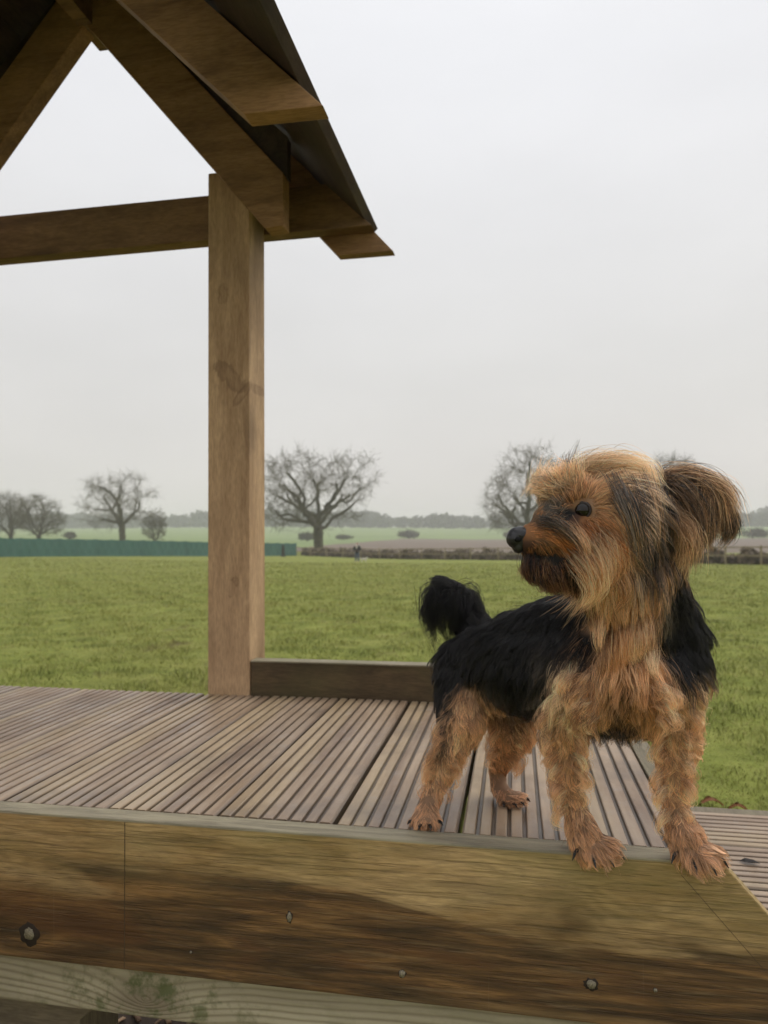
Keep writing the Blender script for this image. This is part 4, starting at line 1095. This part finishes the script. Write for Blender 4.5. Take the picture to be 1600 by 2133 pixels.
# dark streaks over the muzzle
for i in range(7):
    lock([(1118+5*i, 1090-2*i, .722), (1148+4*i, 1092, .717), (1178+3*i, 1105+3*i, .716), (1202+4*i, 1128+5*i, .718)], 20, .003, .0025, (DG, BK, BR, GR)[i % 4])
# ruff down the front of the neck
for i in range(26):
    w = (i*0.618) % 1; h_ = (i*0.377) % 1
    x = 1255+100*w; y = 1272+70*h_
    lock([(x, y, .768+.01*abs(w-.5)), (x-4+8*w, y+30, .757+.01*abs(w-.5)), (x-8+16*w, y+62, .757), (x-6+20*w+12*math.sin(i), y+88, .764)], 50, .005, .0018, (TN, GD, OR, BR, TN)[i % 5])
# tail plume hanging
for i in range(20):
    w = i/19
    lock([(892+70*w, 1225+18*math.sin(w*3), .955), (886+72*w, 1250+15*w, .948), (884+72*w+8*math.sin(i), 1300+10*w, .948), (908+46*w+16*math.sin(i*1.9), 1338+28*math.sin(i*2.4+1), .952)], 30, .006, .0012, BK)
for i in range(6):
    lock([(955+8*i, 1225+10*i, .955), (975+6*i, 1212+12*i, .95), (995+3*i, 1225+13*i, .95), (992+4*i, 1258+12*i, .952)], 12, .004, .002, BK)
# curling wet locks at the edges of the fore legs and chest
rsl = np.random.RandomState(77)
def leg_locks(xc, half, y0, y1, Y, n, c1):
    for i in range(n):
        side = -1 if rsl.uniform() < .5 else 1
        y = rsl.uniform(y0, y1); k = (y-y0)/(y1-y0); hw = half[0]+(half[1]-half[0])*k
        x = xc[0]+(xc[1]-xc[0])*k + side*hw*rsl.uniform(.55, 1.0)
        l_ = rsl.uniform(20, 36); yy = Y - .022 + rsl.uniform(0, .012)
        lock([(x, y, yy), (x+side*l_*.45, y+l_*.40, yy-.005), (x+side*l_*.62, y+l_*.9, yy-.004), (x+side*l_*(.58-rsl.uniform(.1, .8)), y+l_*1.3, yy)], 26, .0030, .0008, c1[i % len(c1)])
leg_locks((1168, 1195), (36, 20), 1470, 1700, .815, 40, (TN, GD, WR, TN))
leg_locks((1405, 1405), (38, 22), 1470, 1700, .82, 40, (TN, GD, WR, TN))
leg_locks((1290, 1305), (120, 100), 1400, 1500, .775, 40, (TN, GD, TN, BR))
for i in range(12):
    w = i/11
    lock([(1240+80*w, 1500+10*math.sin(i*2), .80), (1238+84*w, 1520, .795), (1240+84*w+5*math.sin(i*3), 1538+6*math.sin(i), .795), (1236+92*w+9*math.sin(i*2.3), 1552+12*math.sin(i*1.3), .797)], 26, .004, .0015, (BK, BR, BK, DG)[i % 4])
leg_locks((955, 905), (32, 18), 1490, 1640, .88, 22, (TN, WR))
leg_locks((1065, 1045), (36, 16), 1500, 1600, .935, 16, (TN, OR))
rs = np.random.RandomState(9)
KL = 9
lp, lr, lc = [], [], []
for poly, n, r0, r1, c_, jit in LOCKS:
    Q = np.array([at(*q) for q in poly])
    s = np.linspace(0, len(Q)-1, KL); idx = np.arange(len(Q))
    # Catmull-Rom through the polyline
    ext = np.vstack([2*Q[0]-Q[1], Q, 2*Q[-1]-Q[-2]])
    cur = []
    for v_ in s:
        i = min(int(v_), len(Q)-2); f_ = v_-i; p0, p1, p2, p3 = ext[i], ext[i+1], ext[i+2], ext[i+3]
        cur.append(.5*((2*p1)+(-p0+p2)*f_+(2*p0-5*p1+4*p2-p3)*f_**2+(-p0+3*p1-3*p2+p3)*f_**3))
    cur = np.array(cur)
    a = rs.normal(size=(n, 1, 3)); b_ = rs.normal(size=(n, 1, 3))
    tt = np.linspace(0, 1, KL)[None, :, None]
    sprd = a*r0*(1-tt) + (a*.5+b_*.8)*r1*tt + rs.normal(size=(n, 1, 3))*0.0035*np.sin(tt*3.14)*jit*3
    P_ = cur[None] + sprd
    sh = rs.uniform(.78, 1.0, n)                      # uneven tips
    m_ = np.clip(np.linspace(0, 1, KL)[None]*sh[:, None]*(KL-1), 0, KL-1.001); i0 = m_.astype(int); fr = (m_-i0)[..., None]
    P_ = np.take_along_axis(P_, i0[..., None].repeat(3, 2), 1)*(1-fr) + np.take_along_axis(P_, (i0+1)[..., None].repeat(3, 2), 1)*fr
    lp.append(P_)
    lr.append(0.00016*rs.uniform(.7, 1.3, n)[:, None]*np.interp(np.linspace(0, 1, KL), [0, .5, .85, 1], [1, .95, .6, .15])[None])
    lc.append(np.array(c_)[None]*1.08*np.clip(1+.10*rs.normal()+.20*rs.normal(size=(n, 1)), .4, 1.7))
PTS = np.concatenate([PTS]+lp); RAD = np.concatenate([RAD]+lr); COL = np.concatenate([COL]+lc)
# nothing may cross the eye or the nose
ok = (np.linalg.norm(PTS-np.array(EYE), axis=2).min(1) > 0.0100) & (np.linalg.norm(PTS-np.array(NOSE), axis=2).min(1) > 0.0108)
ev = PTS-np.array(CAM); ea = np.array(EYE-CAM); el = np.linalg.norm(ea); ea = ea/el
al = (ev*ea).sum(2); pr = np.linalg.norm(ev-al[..., None]*ea, axis=2)
ok &= ~((pr < 0.0066) & (al < el)).any(1)
tag(hair_object('fur', PTS[ok], RAD[ok], np.clip(COL[ok], 0, .95), dog, M['fur']), kind='stuff')

# eyes, nose, claws
t = NT('dog eye'); t.b.inputs['IOR'].default_value = 1.45
M['eye'] = t.set(Base_Color=(0.008, 0.005, 0.004), Roughness=0.05)
M['rim_eye'] = plain('eyelid', (0.03, 0.02, 0.019), 0.3)
t = NT('nose leather'); v = t.coords(); t.bump(t.noise(v, 900, 2, 0.6), 0.35, 0.0005)
M['nose'] = t.set(Base_Color=(0.013, 0.012, 0.014), Roughness=0.38)
bm = bmesh.new(); bmesh.ops.create_uvsphere(bm, u_segments=32, v_segments=20, radius=0.0108, matrix=Matrix.Translation(EYE))
eye = bm_obj('eye', bm, M['eye'], dog, True)
# eyelid: a thin ring round the eyeball facing outwards
ed = (CAM-EYE).normalized(); ed = (ed*0.92 + cr*(-0.25)).normalized()
rx_ = ed.cross(Vector((0, 0, 1))).normalized(); ry_ = rx_.cross(ed)
ringp = [EYE + ed*0.0068 + (rx_*math.cos(a)*1.0 + ry_*math.sin(a)*0.90)*0.0088 for a in np.linspace(0, 2*math.pi, 29)[:-1]]
V, F = tube_mesh(np.array(ringp), np.array(ringp[1:]+ringp[:1]), np.full(28, .0015), np.full(28, .0015), 6)
link('eyelid', np_mesh('eyelid', V, F, M['rim_eye'], True), None, eye)
# nose: rounded pad with two nostrils
nd_ = (NOSE-at(1150, 1110, .745)).normalized()
nb_ = []
for (x, y, Y, rx, ry, rz) in ((1083, 1115, .7285, .0132, .0105, .0096), (1071, 1122, .7275, .0084, .0105, .0098), (1086, 1126, .7245, .0075, .0052, .0075), (1080, 1138, .7275, .0066, .0075, .0075)):
    p = at(x, y, Y); nb_.append((p.x, p.y, p.z, rx, ry, rz))
nme = ball_union('nose', nb_, 0.0009, 4, 0.5)
nme.materials.clear(); nme.materials.append(M['nose'])
nose = link('nose', nme, None, dog)
M['nostril'] = plain('nostril', (0.002, 0.002, 0.002), 0.6, 0.2)
for (x, y, Y, rx, rz) in ((1079, 1124, .7190, .0040, .0030),):
    bm = bmesh.new(); bmesh.ops.create_uvsphere(bm, u_segments=14, v_segments=10, radius=1.0, matrix=Matrix.Translation(at(x, y, Y)) @ Matrix.Diagonal((rx, .0022, rz, 1)))
    bm_obj('nostril', bm, M['nostril'], nose, True)
M['claw'] = plain('claw', (0.016, 0.014, 0.013), 0.35)
for k, tl in TOES.items():
    for tt_ in tl:
        p = at(*tt_); fdir = (p-at(*FOOT[k])); fdir.z = 0; fdir.normalize()
        a0 = p+fdir*.006+Vector((0, 0, -.001)); a1 = p+fdir*.0125+Vector((0, 0, -.004)); a2 = p+fdir*.0175+Vector((0, 0, -.0105))
        if 'hind' in k: a1 = p+fdir*.010+Vector((0, 0, -.001)); a2 = p+fdir*.013+Vector((0, 0, -.004))
        V, F = tube_mesh(np.array([a0, a1]), np.array([a1, a2]), np.array([.0022, .0018]), np.array([.0018, .0004]), 7)
        link('claw', np_mesh('claw', V, F, M['claw'], True), None, dog)

# ------------------------------------------------------------------ grass blades near the platform
t = NT('grass blades'); gi = t.n.new('ShaderNodeNewGeometry')
v = t.coords()
c = t.ramp(gi.outputs['Random Per Island'], [(0.0, (0.135, 0.155, 0.030)), (0.5, (0.245, 0.272, 0.060)), (0.85, (0.345, 0.36, 0.105)), (1.0, (0.42, 0.37, 0.17))])
c = t.mix(t.ramp(t.noise(v, 0.8, 4, 0.6), [(0.42, 0.0), (0.66, 0.55)]), c, (0.29, 0.275, 0.085))
c = t.mix(t.math('MULTIPLY', t.ramp(t.noise(v, 2.6, 4, 0.65), [(0.38, 1.0), (0.52, 0.0)]), 0.8), c, (0.095, 0.122, 0.024))  # dark mottle paints in the shade of the tussocks
c = t.mix(t.math('MULTIPLY', t.ramp(t.noise(v, 1.1, 3, 0.6), [(0.52, 0.0), (0.66, 1.0)]), 0.5), c, (0.33, 0.36, 0.10))
c = t.mix(t.math('MULTIPLY', t.ramp(t.noise(v, 0.33, 4, 0.65), [(0.44, 0.0), (0.60, 1.0)]), 0.55), c, (0.36, 0.345, 0.105))
t.b.inputs['Specular IOR Level'].default_value = 0.2
c = t.mix(t.math('MULTIPLY', t.ramp(t.noise(v, 1.3, 5, 0.7), [(0.60, 0.0), (0.68, 1.0)]), 0.75), c, (0.165, 0.125, 0.060))
M['blade'] = t.set(Base_Color=c, Roughness=0.7)
def nz(X, Y, s, o=0.0):
    return (np.sin(X*s*1.7+o)*np.cos(Y*s*1.3+o*2) + np.sin((X+Y)*s*0.9+1.7+o)*np.cos((X-Y)*s*1.15+o))*0.5
def blades(n, y0, y1, seed):
    rs = np.random.RandomState(seed)
    y = y0*(y1/y0)**rs.uniform(size=n)
    x = (rs.uniform(-1, 1, n)*0.60 - 0.185)*y*1.06 + rs.uniform(-1, 1, n)*1.2
    clear = ~((y < YB+0.06) & (x < 1.5)) & ~((np.abs(x+0.9) < 0.6) & (y < YB+0.12))
    bare = nz(x, y, 1.9, 0.3)+nz(x, y, 4.7, 1.1)*0.6
    clear &= rs.uniform(size=n) < np.clip(1.30-bare*1.1, 0.06, 1)
    x, y = x[clear], y[clear]; n = len(x)
    z = hgt(x, y)
    h = (0.034+0.0011*y)*rs.uniform(0.45, 1.25, n)*np.clip(1+0.85*nz(x, y, 5.6, 2.0)+0.7*nz(x, y, 2.3, 0.7), 0.3, 2.4)
    a = rs.uniform(0, 6.283, n); ca_, sa_ = np.cos(a), np.sin(a)
    lean = rs.uniform(0.15, 1.1, n)*h; b = a+rs.uniform(-1, 1, n)+1.57
    lx, ly = np.cos(b)*lean, np.sin(b)*lean
    w = (0.0012+0.00028*y)*rs.uniform(0.6, 1.3, n)
    V = np.zeros((n, 6, 3))
    for j, (f_, ww) in enumerate(((0, 1.0), (0.55, 0.75), (1.0, 0.08))):
        cx, cy_, cz = x+lx*f_**2, y+ly*f_**2, z-0.004+h*(f_-0.18*f_**3)
        V[:, 2*j] = np.stack([cx-ca_*w*ww, cy_-sa_*w*ww, cz], 1); V[:, 2*j+1] = np.stack([cx+ca_*w*ww, cy_+sa_*w*ww, cz], 1)
    base = (np.arange(n)*6)[:, None]
    F = np.concatenate([base+np.array([[0, 1, 3, 2]]), base+np.array([[2, 3, 5, 4]])], 0)
    return V.reshape(-1, 3), F
Vs, Fs, off = [], [], 0
for args in ((300000, 1.55, 55.0, 1),):
    V, F = blades(*args); Vs.append(V); Fs.append(F+off); off += len(V)
tag(link('grass', np_mesh('grass', np.vstack(Vs), np.vstack(Fs), M['blade'])), 'short tussocky green grass covering the field', 'grass', kind='stuff')

# fallen leaves where the step platform meets the grass
M['leaf'] = plain('dead leaf', (0.36, 0.15, 0.065), 0.7)
for i, (px, py, w_, rz, lab) in enumerate(((1482, 1676, .022, 8, 'curled rust-brown fallen leaf on the grass, nearest the dog\'s leg'), (1538, 1688, .018, -12, 'rust-brown fallen leaf on the grass just beyond the step platform'))):
    p = at(px, py, 2.2); d = (p-CAM); p = CAM + d*((0.03-CAM.z)/d.z)
    bm = bmesh.new(); n = 9; L0, L1 = [], []
    for j in range(n):
        s_ = j/(n-1); hw_ = w_*2.0*math.sin(math.pi*min(s_*0.96+0.02, 1))**0.8*(0.5+0.12*math.sin(j*2.2))
        for sg, lst in ((-1, L0), (1, L1)):
            q = Matrix.Rotation(R(rz), 3, 'Z') @ Vector(((s_-.5)*w_*4.2, sg*hw_, 0.018*math.sin(s_*3.1)+0.3*hw_))
            lst.append(bm.verts.new(q+p))
    mid = [bm.verts.new((a.co+b2.co)/2-Vector((0, 0, .008))) for a, b2 in zip(L0, L1)]
    for j in range(n-1):
        bm.faces.new((L0[j], L0[j+1], mid[j+1], mid[j])); bm.faces.new((mid[j], mid[j+1], L1[j+1], L1[j]))
    bmesh.ops.solidify(bm, geom=bm.faces[:], thickness=0.0008)
    tag(bm_obj('fallen_leaf', bm, M['leaf'], None, True), lab, 'leaf')
M['darkleaf'] = plain('wet dark leaf', (0.03, 0.022, 0.018), 0.5)
p = at(1562, 1797, 1.3); d = p-CAM; p = CAM+d*((LZ+0.002-CAM.z)/d.z)
bm = bmesh.new(); vs_ = [bm.verts.new(p+Vector(q)) for q in ((-.016, .003, 0), (-.005, .008, .004), (.008, .005, .003), (.015, -.003, .001), (.004, -.006, .004), (-.008, -.004, .002))]
bm.faces.new(vs_); bmesh.ops.solidify(bm, geom=bm.faces[:], thickness=0.001)
tag(bm_obj('fallen_leaf', bm, M['darkleaf']), 'small dark wet leaf scrap lying on the grooved step boards', 'leaf')

# bark chippings on the ground under the platform
rs = np.random.RandomState(21); n = 2600
x = rs.uniform(-1.5, 0.25, n); y = rs.uniform(0.95, 1.9, n)
Vs, Fs = [], []
L_ = rs.uniform(.014, .042, n); W_ = rs.uniform(.005, .013, n); T_ = rs.uniform(.0015, .005, n)
ang_ = rs.uniform(0, 6.28, n); tl_ = rs.uniform(-.6, .6, n); z = rs.uniform(.002, .035, n)
cb = np.array([[sx_, sy_, sz_] for sx_ in (-1, 1) for sy_ in (-1, 1) for sz_ in (-1, 1)], float)
Vc = cb[None]*np.stack([L_, W_, T_], 1)[:, None]*0.5
Vc[:, :, 2] += Vc[:, :, 0]*np.sin(tl_)[:, None]
ca_, sa_ = np.cos(ang_)[:, None], np.sin(ang_)[:, None]
Vc = np.stack([Vc[:, :, 0]*ca_-Vc[:, :, 1]*sa_+x[:, None], Vc[:, :, 0]*sa_+Vc[:, :, 1]*ca_+y[:, None], Vc[:, :, 2]+z[:, None]], -1)
fc = np.array([[0, 1, 3, 2], [4, 6, 7, 5], [0, 4, 5, 1], [2, 3, 7, 6], [0, 2, 6, 4], [1, 5, 7, 3]])
t = NT('bark chips'); gi = t.n.new('ShaderNodeNewGeometry')
M['chip'] = t.set(Base_Color=t.ramp(gi.outputs['Random Per Island'], [(0, (0.07, 0.04, 0.025)), (0.5, (0.18, 0.105, 0.06)), (1, (0.34, 0.22, 0.13))]), Roughness=0.8)
tag(link('bark_chippings', np_mesh('bark_chippings', Vc.reshape(-1, 3), (fc[None]+(np.arange(n)*8)[:, None, None]).reshape(-1, 4), M['chip'])), 'loose brown bark chippings on the ground under the platform', 'chippings', kind='stuff')
M['earth'] = plain('dark earth', (0.05, 0.035, 0.025), 0.95)
tag(link('bare_earth', grid('bare_earth', np.linspace(-1.9, 1.5, 8), np.linspace(0.4, 1.95, 6), M['earth'], dz=0.004)), kind='structure')

# ------------------------------------------------------------------ the person far off, with a white dog
pb = at_d(744, 1170, 62); pb.z = float(hgt(pb.x, pb.y))
person = empty('person', pb, 'person in dark jacket and blue jeans standing far across the grass', 'person')
def Pj(x, y, z, r): return (Vector((x, y, z)), r)
skin_b = chain([Pj(0, 0, 1.40, .05), Pj(0, 0, 1.50, .05)]) + [(0, -.01, 1.62, .075, .09, .11)] + chain([Pj(0, 0, .95, .13), Pj(0, 0, 1.35, .14)]) \
    + chain([Pj(-.20, 0, 1.36, .05), Pj(-.29, .02, 1.12, .04), Pj(-.16, -.14, 1.0, .035), Pj(-.10, -.17, 1.0, .03)]) + chain([Pj(.20, 0, 1.36, .05), Pj(.29, .02, 1.12, .04), Pj(.16, -.14, 1.0, .035), Pj(.10, -.17, 1.0, .03)]) \
    + chain([Pj(-.09, 0, .92, .08), Pj(-.11, 0, .48, .06), Pj(-.12, .02, .08, .045), Pj(-.13, -.10, .05, .04)]) + chain([Pj(.09, 0, .92, .08), Pj(.11, 0, .48, .06), Pj(.12, .02, .08, .045), Pj(.13, -.10, .05, .04)])
def placed(name, me, mat, parent):
    me.materials.clear(); me.materials.append(mat)
    o = link(name, me, None, parent); o.matrix_parent_inverse = Matrix(); return o
placed('body', ball_union('body', skin_b, .02, 3), plain('face skin', (0.55, 0.33, 0.25), 0.6), person)
placed('jacket', ball_union('jacket', chain([Pj(0, 0, .90, .185), Pj(0, 0, 1.20, .20), Pj(0, 0, 1.36, .17)]) + chain([Pj(-.19, 0, 1.37, .085), Pj(-.32, .02, 1.12, .075), Pj(-.17, -.13, 1.0, .06)]) + chain([Pj(.19, 0, 1.37, .085), Pj(.32, .02, 1.12, .075), Pj(.17, -.13, 1.0, .06)]), .02, 3), plain('dark jacket', (0.018, 0.018, 0.022), 0.8), person)
placed('jeans', ball_union('jeans', chain([Pj(-.09, 0, .90, .11), Pj(-.115, 0, .48, .085), Pj(-.125, .02, .10, .07)]) + chain([Pj(.09, 0, .90, .11), Pj(.115, 0, .48, .085), Pj(.125, .02, .10, .07)]), .02, 3), plain('blue jeans', (0.10, 0.125, 0.18), 0.85), person)
placed('scarf', ball_union('scarf', chain([Pj(-.08, -.13, 1.42, .06), Pj(.08, -.13, 1.42, .06)]) + chain([Pj(0, -.17, 1.40, .07), Pj(0, -.19, 1.22, .05)]), .015, 3), plain('pale scarf', (0.55, 0.50, 0.44), 0.85), person)
placed('hair', ball_union('hair', [(0, .03, 1.67, .085, .09, .09)], .015, 2), plain('brown hair', (0.09, 0.05, 0.035), 0.7), person)
wb = at_d(758, 1171, 61.5); wb.z = float(hgt(wb.x, wb.y))
wd = empty('white_dog', wb, 'tiny white dog on the grass at the distant person\'s feet', 'dog')
placed('body', ball_union('body', chain([Pj(-.18, 0, .26, .09), Pj(.16, 0, .27, .10), Pj(.24, -.02, .36, .06)]) + chain([Pj(.28, -.03, .40, .06), Pj(.36, -.05, .38, .035)]) + chain([Pj(-.24, 0, .30, .03), Pj(-.32, 0, .40, .02)])
    + sum([chain([Pj(x, y, .22, .045), Pj(x+.01, y, .11, .03), Pj(x+.02, y, .03, .028)]) for x in (-.17, .15) for y in (-.06, .06)], []), .014, 3), plain('white coat', (0.62, 0.58, 0.50), 0.9), wd)

# ------------------------------------------------------------------ air
bm = bmesh.new()
bmesh.ops.create_cube(bm, size=1.0, matrix=Matrix.Translation((0, 700, 9)) @ Matrix.Diagonal((3040, 1640, 36, 1)))
haze_m = bpy.data.materials.new('haze'); haze_m.use_nodes = True
hn, hl = haze_m.node_tree.nodes, haze_m.node_tree.links
hn.clear(); ho = hn.new('ShaderNodeOutputMaterial'); hv = hn.new('ShaderNodeVolumePrincipled')
hv.inputs['Color'].default_value = (0.985, 0.985, 0.985, 1); hv.inputs['Density'].default_value = 0.0009; hv.inputs['Anisotropy'].default_value = 0.2
hl.new(hv.outputs[0], ho.inputs['Volume'])
hz_o = bm_obj('haze', bm, haze_m); tag(hz_o, 'thin grey winter haze over the far fields', 'haze', kind='stuff')
